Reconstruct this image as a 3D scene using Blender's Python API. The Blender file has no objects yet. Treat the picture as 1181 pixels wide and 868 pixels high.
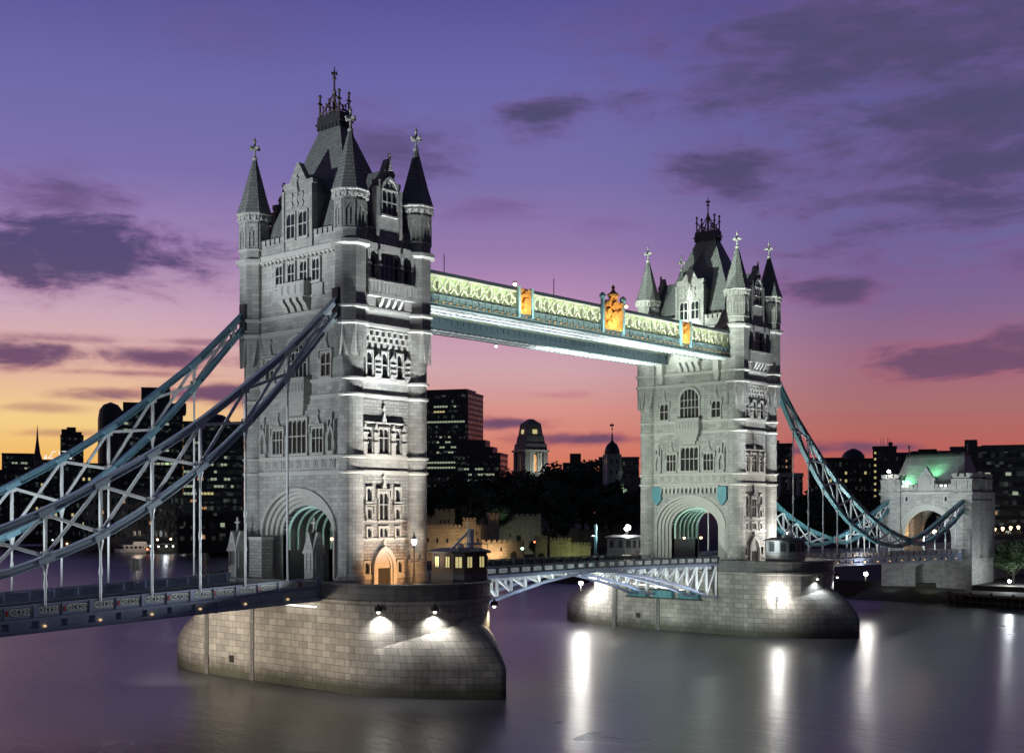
import bpy, math, random
from math import sin, cos, pi, radians, sqrt, atan2, atan
from mathutils import Vector

random.seed(7)
S = bpy.context.scene
COL = S.collection

# ------------------------------------------------------------------ camera
cam_data = bpy.data.cameras.new('camera')
cam = bpy.data.objects.new('camera', cam_data)
COL.objects.link(cam)
cam.location = (-97.447, -114.375, 19.6)
cam.rotation_euler = (radians(90), 0, radians(41.43346 - 90))
cam_data.sensor_width = 36
cam_data.lens = 1433 / 1181 * 36
cam_data.shift_y = 155.7 / 1181
cam_data.clip_start = 1
cam_data.clip_end = 9000
S.camera = cam

# ------------------------------------------------------------------ colour handling
S.view_settings.view_transform = 'Standard'
S.view_settings.look = 'None'
S.view_settings.exposure = 0.0
S.view_settings.gamma = 1.0
S.cycles.use_denoising = True
S.cycles.sample_clamp_indirect = 6
S.cycles.sample_clamp_direct = 0
S.cycles.max_bounces = 6
S.cycles.caustics_reflective = False
S.cycles.caustics_refractive = False
try:
    S.cycles.use_light_tree = True
except Exception:
    pass


def lin(r, g, b, a=1.0):
    f = lambda c: (c / 255) / 12.92 if c / 255 <= 0.04045 else ((c / 255 + 0.055) / 1.055) ** 2.4
    return (f(r), f(g), f(b), a)


# ------------------------------------------------------------------ dusk sky
world = bpy.data.worlds.new('World')
S.world = world
world.use_nodes = True
NT = world.node_tree
NT.nodes.clear()


class G:
    """small helper to write node graphs as expressions"""

    def __init__(self, nt):
        self.nt = nt

    def n(self, t, **kw):
        x = self.nt.nodes.new(t)
        for k, v in kw.items():
            setattr(x, k, v)
        return x

    def put(self, sock, v):
        if hasattr(v, 'is_output'):
            self.nt.links.new(v, sock)
        elif v is not None:
            sock.default_value = v

    def m(self, op, a, b=None, c=None, clamp=False):
        x = self.n('ShaderNodeMath', operation=op, use_clamp=clamp)
        for i, v in enumerate((a, b, c)):
            if v is not None:
                self.put(x.inputs[i], v)
        return x.outputs[0]

    def ramp(self, fac, stops, interp='LINEAR'):
        x = self.n('ShaderNodeValToRGB')
        x.color_ramp.interpolation = interp
        e = x.color_ramp.elements
        while len(e) < len(stops):
            e.new(0.5)
        for i, (p, c) in enumerate(stops):
            e[i].position = p
            e[i].color = c
        self.put(x.inputs[0], fac)
        return x.outputs[0]

    def mix(self, fac, a, b, blend='MIX'):
        x = self.n('ShaderNodeMix', data_type='RGBA', blend_type=blend)
        self.put(x.inputs[0], fac)
        self.put(x.inputs[6], a)
        self.put(x.inputs[7], b)
        return x.outputs[2]

    def comb(self, x, y, z):
        c = self.n('ShaderNodeCombineXYZ')
        for i, v in enumerate((x, y, z)):
            self.put(c.inputs[i], v)
        return c.outputs[0]

    def noise(self, vec, scale, detail=4, rough=0.55, dist=0.0):
        x = self.n('ShaderNodeTexNoise')
        self.put(x.inputs['Vector'], vec)
        x.inputs['Scale'].default_value = scale
        x.inputs['Detail'].default_value = detail
        x.inputs['Roughness'].default_value = rough
        x.inputs['Distortion'].default_value = dist
        return x.outputs[0]

    def smooth(self, v, a, b):
        x = self.n('ShaderNodeMapRange', interpolation_type='SMOOTHSTEP')
        self.put(x.inputs[0], v)
        x.inputs[1].default_value = a
        x.inputs[2].default_value = b
        return x.outputs[0]


def build_sky():
    g = G(NT)
    tc = g.n('ShaderNodeTexCoord')
    sp = g.n('ShaderNodeSeparateXYZ')
    NT.links.new(tc.outputs['Generated'], sp.inputs[0])
    X, Y, Z = sp.outputs
    elev = g.m('ARCSINE', Z)                      # radians above the horizon
    az = g.m('SUBTRACT', g.m('ARCTAN2', Y, X), 0.72315)   # bearing, north-west = 0
    e01 = g.m('DIVIDE', elev, 0.45, clamp=True)

    def E(y, a=0.0):                              # elevation -> ramp position
        return max(0.0, min(1.0, atan((589.7 - y) / 1433) / 0.45))
    west = g.ramp(e01, [(E(590), lin(226, 150, 92)), (E(530), lin(243, 186, 104)), (E(490), lin(244, 207, 138)), (E(440), lin(228, 184, 160)),
                        (E(370), lin(204, 168, 186)), (E(300), lin(164, 136, 182)), (E(210), lin(124, 112, 172)),
                        (E(100), lin(107, 104, 168)), (E(0), lin(88, 84, 150)), (1.0, lin(74, 72, 132))])
    mid = g.ramp(e01, [(E(590), lin(196, 100, 84)), (E(525), lin(212, 124, 102)), (E(475), lin(216, 146, 136)), (E(426), lin(206, 166, 173)),
                       (E(370), lin(196, 150, 184)), (E(290), lin(150, 122, 172)), (E(206), lin(121, 111, 169)),
                       (E(100), lin(107, 103, 168)), (E(0), lin(90, 85, 152)), (1.0, lin(72, 70, 130))])
    north = g.ramp(e01, [(E(590), lin(186, 92, 84)), (E(520), lin(186, 98, 90)), (E(476), lin(170, 110, 110)), (E(420), lin(156, 108, 130)),
                         (E(360), lin(128, 102, 146)), (E(286), lin(107, 101, 155)), (E(180), lin(98, 96, 152)),
                         (E(90), lin(90, 88, 146)), (E(0), lin(80, 76, 134)), (1.0, lin(66, 64, 122))])
    east = g.ramp(e01, [(0.0, lin(58, 62, 78)), (0.4, lin(52, 56, 72)), (1.0, lin(46, 48, 66))])
    c = g.mix(g.smooth(az, 0.02, 0.34), mid, west)
    c = g.mix(g.smooth(az, -0.02, -0.30), c, north)
    # away from the afterglow the sky is plain dusk blue
    back = g.smooth(g.m('ABSOLUTE', g.m('SUBTRACT', az, 0.2)), 0.9, 2.2)
    c = g.mix(back, c, east)
    c = g.mix(g.smooth(elev, 0.43, 0.95), c, lin(40, 42, 62))   # darker towards the zenith
    # clouds: wisps gathered in banks of given bearing, elevation and size
    vec = g.comb(g.m('MULTIPLY', az, 9.0), g.m('MULTIPLY', elev, 30.0), 3.1)
    n1 = g.noise(vec, 1.0, 8, 0.62, 0.8)
    n2 = g.noise(g.comb(g.m('MULTIPLY', az, 30.0), g.m('MULTIPLY', elev, 95.0), 8.0), 1.0, 5, 0.6, 0.3)
    wob = g.m('ADD', g.m('MULTIPLY', g.m('SUBTRACT', n1, 0.5), 2.3), g.m('MULTIPLY', g.m('SUBTRACT', n2, 0.5), 1.0))
    banks = [(105, 294, 140, 42, 1.0), (70, 218, 100, 32, 0.6), (20, 408, 90, 20, 0.85), (190, 412, 95, 16, 0.8), (250, 452, 90, 14, 0.8),
             (130, 455, 60, 8, 0.6), (45, 470, 60, 6, 0.4), (90, 500, 60, 5, 0.4), (60, 390, 110, 7, 0.5), (150, 430, 140, 6, 0.55), (230, 395, 90, 6, 0.5), (330, 300, 120, 9, 0.3), (560, 250, 150, 8, 0.3), (960, 250, 90, 9, 0.3), (1000, 480, 140, 7, 0.25),
             (620, 134, 62, 30, 0.75), (455, 168, 95, 50, 0.6), (565, 238, 80, 20, 0.4), (845, 192, 95, 34, 0.8), (690, 258, 60, 14, 0.3),
             (1130, 130, 260, 200, 0.72), (1120, 190, 110, 70, 0.85), (1010, 50, 300, 110, 0.7), (850, 85, 60, 40, 0.6), (955, 334, 90, 20, 0.85), (1110, 416, 110, 24, 0.9),
             (1180, 390, 50, 20, 0.7), (585, 488, 62, 9, 0.8), (680, 506, 95, 9, 0.8), (960, 518, 90, 9, 0.7), (1180, 300, 60, 30, 0.5),
             (740, 20, 120, 40, 0.35), (240, 30, 150, 50, 0.3), (640, 455, 60, 6, 0.35)]
    cover = None
    for (px, py, hw, hh, k) in banks:
        a0 = -atan((px - 590.5) / 1433)
        e0 = atan((589.7 - py) / 1433 * cos(a0))
        u = g.m('DIVIDE', g.m('SUBTRACT', az, a0), hw / 1433)
        v = g.m('DIVIDE', g.m('SUBTRACT', elev, e0), hh / 1433)
        r = g.m('SQRT', g.m('ADD', g.m('MULTIPLY', u, u), g.m('MULTIPLY', v, v)))
        d = g.m('MULTIPLY', g.smooth(g.m('ADD', g.m('SUBTRACT', 1.0, r), wob), -0.55, 1.0), k)
        cover = d if cover is None else g.m('MAXIMUM', cover, d)
    thin = g.ramp(g.m('DIVIDE', elev, 0.3, clamp=True), [(0.0, lin(186, 84, 84)), (0.36, lin(170, 98, 116)), (0.62, lin(132, 88, 140)), (1.0, lin(112, 88, 142))])
    thick = g.ramp(g.m('DIVIDE', elev, 0.3, clamp=True), [(0.0, lin(104, 74, 98)), (0.35, lin(118, 82, 110)), (0.65, lin(86, 77, 118)), (1.0, lin(80, 75, 112))])
    n3 = g.noise(g.comb(g.m('MULTIPLY', az, 14.0), g.m('MULTIPLY', elev, 70.0), 1.7), 1.0, 6, 0.6, 0.4)
    cc = g.mix(g.smooth(g.m('ADD', cover, g.m('MULTIPLY', g.m('SUBTRACT', n3, 0.5), 0.7)), 0.15, 0.8), thin, thick)
    c = g.mix(g.smooth(cover, 0.03, 0.80), c, cc)
    # below the horizon
    c = g.mix(g.smooth(elev, -0.004, -0.03), c, lin(40, 38, 48))
    bg = g.n('ShaderNodeBackground')
    NT.links.new(c, bg.inputs['Color'])
    bg.inputs['Strength'].default_value = 1.0
    out = g.n('ShaderNodeOutputWorld')
    NT.links.new(bg.outputs[0], out.inputs[0])


build_sky()
world.cycles.sampling_method = 'AUTOMATIC'

# ------------------------------------------------------------------ lamps


def spot(loc, target, power, color, size, blend=0.6, radius=0.25):
    l = bpy.data.lights.new('flood_or_fill_beam', 'SPOT')
    l.energy = power
    l.color = color
    l.spot_size = radians(size)
    l.spot_blend = blend
    l.shadow_soft_size = radius
    o = bpy.data.objects.new('flood_or_fill_beam', l)
    COL.objects.link(o)
    o.location = loc
    o.rotation_euler = (Vector(target) - Vector(loc)).to_track_quat('-Z', 'Y').to_euler()
    return o


def bulb(loc, power, color, radius=0.2):
    l = bpy.data.lights.new('lamp_light', 'POINT')
    l.energy = power
    l.color = color
    l.shadow_soft_size = radius
    o = bpy.data.objects.new('lamp_light', l)
    COL.objects.link(o)
    o.location = loc
    return o


def strip(loc, target, power, color, sx, sy, spread=180):
    l = bpy.data.lights.new('flood_or_fill_strip', 'AREA')
    l.shape = 'RECTANGLE'
    l.size, l.size_y = sx, sy
    l.energy = power
    l.color = color
    l.spread = radians(spread)
    o = bpy.data.objects.new('flood_or_fill_strip', l)
    COL.objects.link(o)
    o.location = loc
    o.rotation_euler = (Vector(target) - Vector(loc)).to_track_quat('-Z', 'Y').to_euler()
    return o


dk0 = lambda x: 12.3 + (x + 9.3) * 0.03424 - 0.6
COOL = (0.86, 0.95, 1.0)
WHITE = (1.0, 0.97, 0.9)
WARM = (1.0, 0.62, 0.30)
GREENISH = (0.86, 1.0, 0.88)
# river faces: floods on the pier deck near the foot of each tower, throwing upwards
for X0, kk, da, db in ((0.0, 1.0, -3.6, 1.3), (82.3, 0.75, -5.2, 3.6)):
    for dx in (da, db):
        spot((X0 + dx, -16.2, 11.7), (X0 + dx * 0.7, -8.9, 22), 4600 * kk, WHITE, 84, 1.0, 0.6)
        spot((X0 + dx, -16.4, 11.7), (X0 + dx * 0.8, -8.9, 32), 19000 * kk, WHITE, 46, 1.0, 0.6)
        spot((X0 + dx, -16.6, 11.7), (X0 + dx * 0.8, -9.4, 45), 82000 * kk, COOL, 27, 1.0, 0.6)
spot((-1.6, -13.6, 11.4), (-1.2, -8.9, 14.0), 1300, (1.0, 0.5, 0.2), 120, 1.0)
spot((1.6, -13.6, 11.4), (1.4, -8.9, 14.0), 1100, (1.0, 0.5, 0.2), 120, 1.0)
# near tower, road face: soft cool floods standing along the approach and at its far end
spot((-40, 6.5, 12.6), (-5.5, 0, 22), 9000, COOL, 50, 0.9)
spot((-92, 1.5, 12.6), (-5.5, 0, 27), 78000, COOL, 34, 1.0)
spot((-92, -15, 11.5), (-34, -8.5, 22), 26000, COOL, 30, 1.0)  # added out of view to brighten the near chain's outer side
spot((-92, 15, 12.6), (-3.0, 0, 57), 340000, COOL, 17, 0.7)
# far tower: floods on the near pier
spot((12, 5.5, 13.2), (76, 1, 25), 90000, GREENISH, 34, 0.9)
spot((12, -5.5, 13.2), (76, 1, 36), 75000, GREENISH, 40, 0.9)
spot((9, 14.5, 13.2), (78, 2, 57), 560000, GREENISH, 20, 0.8)
spot((9, -14.5, 13.2), (78, -4, 57), 420000, GREENISH, 20, 0.8)
spot((9.6, -13, 9.3), (74, -6, 5), 80000, GREENISH, 30, 0.9)  # this and the next are added to brighten the far pier's walls
spot((9.6, 9.5, 9.3), (73, 8, 4), 50000, GREENISH, 26, 0.9)
spot((-92, -16, 11.5), (-3, -21, 4.5), 42000, WHITE, 18, 0.9)  # fill added out of view for the near pier's nose
# chains: floods set in the footways, a lamp on the pier for the parapet
for x in (-46, -37, -28, -19):
    strip((x, 0, dk0(x)), (x, 0, 40), 850, COOL, 3, 1.0, 170)
spot((-2.5, -20.8, 12.2), (-24, -8.3, 11.4), 9000, COOL, 40, 0.9)
spot((-6.0, -19.0, 12.2), (-34, -8.4, 20), 22000, COOL, 46, 0.9)
for x in (98, 112, 126, 140, 156):
    strip((x, 0, 11.4), (x, 0, 40), 1800, (0.8, 1, 1), 11, 1.0, 170)
# north abutment tower
spot((140, 6.5, 13), (172, 2, 21), 16000, COOL, 56, 0.8)
spot((140, -6.5, 13), (172, -3, 19), 13000, COOL, 56, 0.8)
spot((162, -3, 4.0), (172, -3, 6.0), 900, COOL, 100, 0.9)
spot((162, 6, 4.0), (172, 6, 6.0), 900, COOL, 100, 0.9)
spot((166, -22, 4.5), (178, -9.5, 16), 3500, COOL, 70, 0.8)


# ------------------------------------------------------------------ materials
MATS = {}


def principled(name):
    m = bpy.data.materials.new(name)
    m.use_nodes = True
    nt = m.node_tree
    b = nt.nodes['Principled BSDF']
    MATS[name] = m
    return m, nt, b, G(nt)


def plain(name, col, rough=0.5, metal=0.0, var=0.25, scale=2.0, bump=0.0, coat=0.0):
    m, nt, b, g = principled(name)
    tc = g.n('ShaderNodeTexCoord')
    n = g.noise(tc.outputs['Object'], scale, 6, 0.6)
    f = g.m('ADD', 1.0 - var, g.m('MULTIPLY', n, 2 * var))
    c = g.mix(1.0, (*col, 1), g.comb(f, f, f), 'MULTIPLY')
    nt.links.new(c, b.inputs['Base Color'])
    b.inputs['Roughness'].default_value = rough
    b.inputs['Metallic'].default_value = metal
    if bump:
        bp = g.n('ShaderNodeBump')
        bp.inputs['Strength'].default_value = bump
        bp.inputs['Distance'].default_value = 0.1
        nt.links.new(n, bp.inputs['Height'])
        nt.links.new(bp.outputs[0], b.inputs['Normal'])
    return m


def masonry(name, c1, c2, mortar, bw, rh, mort=0.02, rough=0.8, stain=0.35, tide=None, bump=0.5, streak=0.3):
    m, nt, b, g = principled(name)
    tc = g.n('ShaderNodeTexCoord')
    uv = tc.outputs['UV']
    br = g.n('ShaderNodeTexBrick')
    nt.links.new(uv, br.inputs['Vector'])
    br.inputs['Scale'].default_value = 1.0
    br.inputs['Brick Width'].default_value = bw
    br.inputs['Row Height'].default_value = rh
    br.inputs['Mortar Size'].default_value = mort
    br.inputs['Mortar Smooth'].default_value = 0.3
    br.inputs['Bias'].default_value = 0.0
    br.inputs['Color1'].default_value = (*c1, 1)
    br.inputs['Color2'].default_value = (*c2, 1)
    br.inputs['Mortar'].default_value = (*mortar, 1)
    geo = g.n('ShaderNodeNewGeometry')
    n = g.noise(geo.outputs['Position'], 0.35, 6, 0.65)
    fine = g.noise(geo.outputs['Position'], 5.0, 5, 0.7)
    mp = g.n('ShaderNodeMapping')
    mp.inputs['Scale'].default_value = (1.3, 0.07, 1)
    nt.links.new(uv, mp.inputs['Vector'])
    st = g.noise(mp.outputs[0], 1.0, 5, 0.65)
    f = g.m('ADD', 1.0 - stain, g.m('MULTIPLY', n, 2 * stain))
    f = g.m('MULTIPLY', f, g.m('ADD', 0.86, g.m('MULTIPLY', fine, 0.28)))
    f = g.m('MULTIPLY', f, g.m('ADD', 1.0 - streak, g.m('MULTIPLY', st, 2 * streak)))
    if tide:
        sp = g.n('ShaderNodeSeparateXYZ')
        nt.links.new(geo.outputs['Position'], sp.inputs[0])
        zz = g.m('ADD', sp.outputs[2], g.m('MULTIPLY', g.m('SUBTRACT', n, 0.5), 1.2))
        f = g.m('MULTIPLY', f, g.m('ADD', 0.6, g.m('MULTIPLY', g.smooth(zz, tide * 0.3, tide), 0.4)))
    c = g.mix(1.0, br.outputs['Color'], g.comb(f, f, f), 'MULTIPLY')
    if tide:
        c = g.mix(g.m('MULTIPLY', g.smooth(zz, tide * 0.75, tide * 0.1), 0.75), c, (0.045, 0.05, 0.026, 1))
    nt.links.new(c, b.inputs['Base Color'])
    b.inputs['Roughness'].default_value = rough
    h = g.m('ADD', g.m('MULTIPLY', br.outputs['Fac'], -1.0), g.m('MULTIPLY', fine, 0.5))
    bp = g.n('ShaderNodeBump')
    bp.inputs['Strength'].default_value = bump
    bp.inputs['Distance'].default_value = 0.06
    nt.links.new(h, bp.inputs['Height'])
    nt.links.new(bp.outputs[0], b.inputs['Normal'])
    return m


def glow(name, col, strength):
    m, nt, b, g = principled(name)
    b.inputs['Base Color'].default_value = (*col, 1)
    b.inputs['Emission Color'].default_value = (*col, 1)
    b.inputs['Emission Strength'].default_value = strength
    b.inputs['Roughness'].default_value = 0.4
    return m


masonry('tower_stone', (0.43, 0.42, 0.39), (0.30, 0.295, 0.28), (0.20, 0.195, 0.19), 1.1, 0.44, 0.018, 0.85, 0.34, None, 0.5, 0.40)
masonry('rough_stone', (0.38, 0.37, 0.35), (0.27, 0.265, 0.255), (0.17, 0.165, 0.16), 0.9, 0.38, 0.035, 0.9, 0.25, None, 1.0, 0.2)
masonry('granite_blocks', (0.40, 0.375, 0.34), (0.27, 0.255, 0.235), (0.12, 0.115, 0.11), 1.55, 0.74, 0.025, 0.75, 0.4, 2.6, 0.8, 0.5)
masonry('dark_granite', (0.17, 0.165, 0.16), (0.12, 0.12, 0.12), (0.07, 0.07, 0.07), 1.6, 0.6, 0.02, 0.6, 0.3, None, 0.6, 0.3)
masonry('old_stone', (0.38, 0.33, 0.26), (0.27, 0.24, 0.19), (0.2, 0.18, 0.15), 1.2, 0.5, 0.03, 0.9, 0.35, None, 0.8, 0.3)
masonry('city_brick', (0.10, 0.09, 0.085), (0.08, 0.072, 0.07), (0.06, 0.06, 0.06), 1.2, 0.5, 0.03, 0.9, 0.3, None, 0.3, 0.2)
masonry('city_stone', (0.22, 0.21, 0.20), (0.18, 0.172, 0.165), (0.12, 0.12, 0.12), 2.0, 0.8, 0.03, 0.9, 0.3, None, 0.3, 0.3)
plain('trim_stone', (0.46, 0.45, 0.42), 0.8, 0, 0.28, 3.0, 0.3)
plain('carved_stone', (0.42, 0.41, 0.385), 0.85, 0, 0.45, 9.0, 1.0)
masonry('slate', (0.24, 0.255, 0.245), (0.18, 0.19, 0.187), (0.04, 0.042, 0.045), 0.6, 0.32, 0.02, 0.55, 0.25, None, 0.6, 0.35)
masonry('turret_slate', (0.27, 0.28, 0.27), (0.21, 0.22, 0.21), (0.07, 0.07, 0.07), 0.6, 0.42, 0.03, 0.6, 0.25, None, 0.6, 0.3)
plain('dark_lead', (0.045, 0.047, 0.05), 0.5, 0.2, 0.3, 2.0)
plain('dark_iron', (0.035, 0.034, 0.034), 0.45, 0.3, 0.3, 3.0)
plain('bronze_iron', (0.13, 0.10, 0.075), 0.5, 0.3, 0.5, 4.0)
plain('gilded_metal', (0.72, 0.36, 0.10), 0.45, 0.45, 0.85, 2.2, 0.8)
plain('blue_paint', (0.20, 0.37, 0.45), 0.42, 0.0, 0.22, 0.8)
plain('deep_blue_paint', (0.24, 0.28, 0.40), 0.42, 0.0, 0.22, 0.8)
plain('turquoise_paint', (0.10, 0.27, 0.31), 0.42, 0.0, 0.32, 1.2)
plain('white_paint', (0.72, 0.74, 0.74), 0.45, 0.0, 0.12, 1.5)
plain('cream_paint', (0.66, 0.66, 0.58), 0.5, 0.0, 0.15, 1.5)
plain('fascia_paint', (0.10, 0.15, 0.17), 0.45, 0.0, 0.3, 1.5)
plain('mint_paint', (0.55, 0.80, 0.70), 0.4, 0.0, 0.12, 1.5)
plain('red_paint', (0.42, 0.04, 0.04), 0.4, 0.0, 0.15, 1.5)
plain('dark_paint', (0.035, 0.052, 0.065), 0.4, 0.0, 0.25, 1.5)
plain('asphalt', (0.05, 0.05, 0.052), 0.85, 0, 0.3, 3.0, 0.3)
plain('earth', (0.05, 0.048, 0.04), 0.95, 0, 0.5, 0.05)
plain('mud', (0.07, 0.075, 0.05), 0.8, 0, 0.5, 0.6, 0.5)
plain('timber', (0.10, 0.085, 0.07), 0.8, 0, 0.45, 1.5, 0.4)
plain('dark_timber', (0.025, 0.022, 0.02), 0.8, 0, 0.4, 1.5, 0.4)
plain('brown_panel', (0.13, 0.085, 0.06), 0.55, 0, 0.3, 2.0)
plain('grey_panel', (0.16, 0.18, 0.2), 0.55, 0, 0.3, 1.0)
plain('window_glass', (0.018, 0.021, 0.025), 0.12, 0, 0.3, 0.6)
plain('facade_dark', (0.05, 0.053, 0.058), 0.45, 0, 0.35, 0.2)
plain('facade_brown', (0.06, 0.05, 0.045), 0.7, 0, 0.35, 0.2)
plain('hull_white', (0.75, 0.74, 0.74), 0.4, 0, 0.15, 1.0)
plain('bark', (0.05, 0.04, 0.03), 0.9, 0, 0.4, 4.0, 0.4)
plain('leaf_dark', (0.045, 0.075, 0.042), 0.75, 0, 0.5, 0.25)
plain('leaf_mid', (0.05, 0.085, 0.035), 0.7, 0, 0.5, 0.25)
glow('lamp_white', (1.0, 0.97, 0.88), 40)
glow('lamp_flood', (1.0, 0.98, 0.92), 80)
glow('lamp_warm', (1.0, 0.60, 0.25), 14)
glow('lamp_deck', (1.0, 0.66, 0.32), 0.75)
glow('lamp_green', (0.5, 1.0, 0.75), 8)
glow('lamp_red', (1.0, 0.16, 0.06), 5)
glow('window_pale', (0.80, 0.92, 0.62), 0.34)
glow('window_yellow', (1.0, 0.85, 0.36), 0.5)
glow('window_amber', (1.0, 0.52, 0.24), 0.36)
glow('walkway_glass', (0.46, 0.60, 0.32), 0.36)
glow('neon_white', (1.0, 0.95, 0.95), 1.0)


def office_glass():
    m, nt, b, g = principled('office_glass')
    tc = g.n('ShaderNodeTexCoord')
    sp = g.n('ShaderNodeSeparateXYZ')
    nt.links.new(tc.outputs['UV'], sp.inputs[0])
    wn = g.n('ShaderNodeTexWhiteNoise', noise_dimensions='3D')
    nt.links.new(g.comb(g.m('FLOOR', g.m('DIVIDE', sp.outputs[0], 1.5)), g.m('FLOOR', g.m('DIVIDE', sp.outputs[1], 2.2)), 4.0), wn.inputs['Vector'])
    v = g.m('POWER', wn.outputs['Value'], 9.0)
    b.inputs['Base Color'].default_value = (0.02, 0.024, 0.027, 1)
    b.inputs['Roughness'].default_value = 0.15
    nt.links.new(g.mix(wn.outputs['Value'], (1, .7, .35, 1), (.75, .95, .8, 1)), b.inputs['Emission Color'])
    nt.links.new(g.m('MULTIPLY', v, 0.06), b.inputs['Emission Strength'])


office_glass()


def water_material():
    m, nt, b, g = principled('river_water')
    geo = g.n('ShaderNodeNewGeometry')
    mp = g.n('ShaderNodeMapping')
    mp.inputs['Rotation'].default_value = (0, 0, radians(48))
    mp.inputs['Scale'].default_value = (0.9, 0.35, 1)
    nt.links.new(geo.outputs['Position'], mp.inputs['Vector'])
    n1 = g.noise(mp.outputs[0], 0.5, 2, 0.5)
    n2 = g.noise(mp.outputs[0], 2.2, 2, 0.5)
    n3 = g.noise(geo.outputs['Position'], 0.03, 3, 0.5)
    n4 = g.noise(mp.outputs[0], 4.0, 3, 0.6)
    h = g.m('ADD', g.m('ADD', g.m('MULTIPLY', n1, 0.7), g.m('MULTIPLY', n2, 0.3)), g.m('MULTIPLY', n4, 0.12))
    bp = g.n('ShaderNodeBump')
    bp.inputs['Strength'].default_value = 0.34
    bp.inputs['Distance'].default_value = 0.35
    nt.links.new(h, bp.inputs['Height'])
    nt.links.new(bp.outputs[0], b.inputs['Normal'])
    c = g.mix(n3, (0.044, 0.044, 0.058, 1), (0.060, 0.058, 0.074, 1))
    nt.links.new(c, b.inputs['Base Color'])
    nt.links.new(g.m('ADD', 0.23, g.m('MULTIPLY', n3, 0.13)), b.inputs['Roughness'])
    b.inputs['IOR'].default_value = 1.5
    b.inputs['Specular IOR Level'].default_value = 1.0
    return m


water_material()

# ------------------------------------------------------------------ mesh builder
ORG = {}


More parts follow.
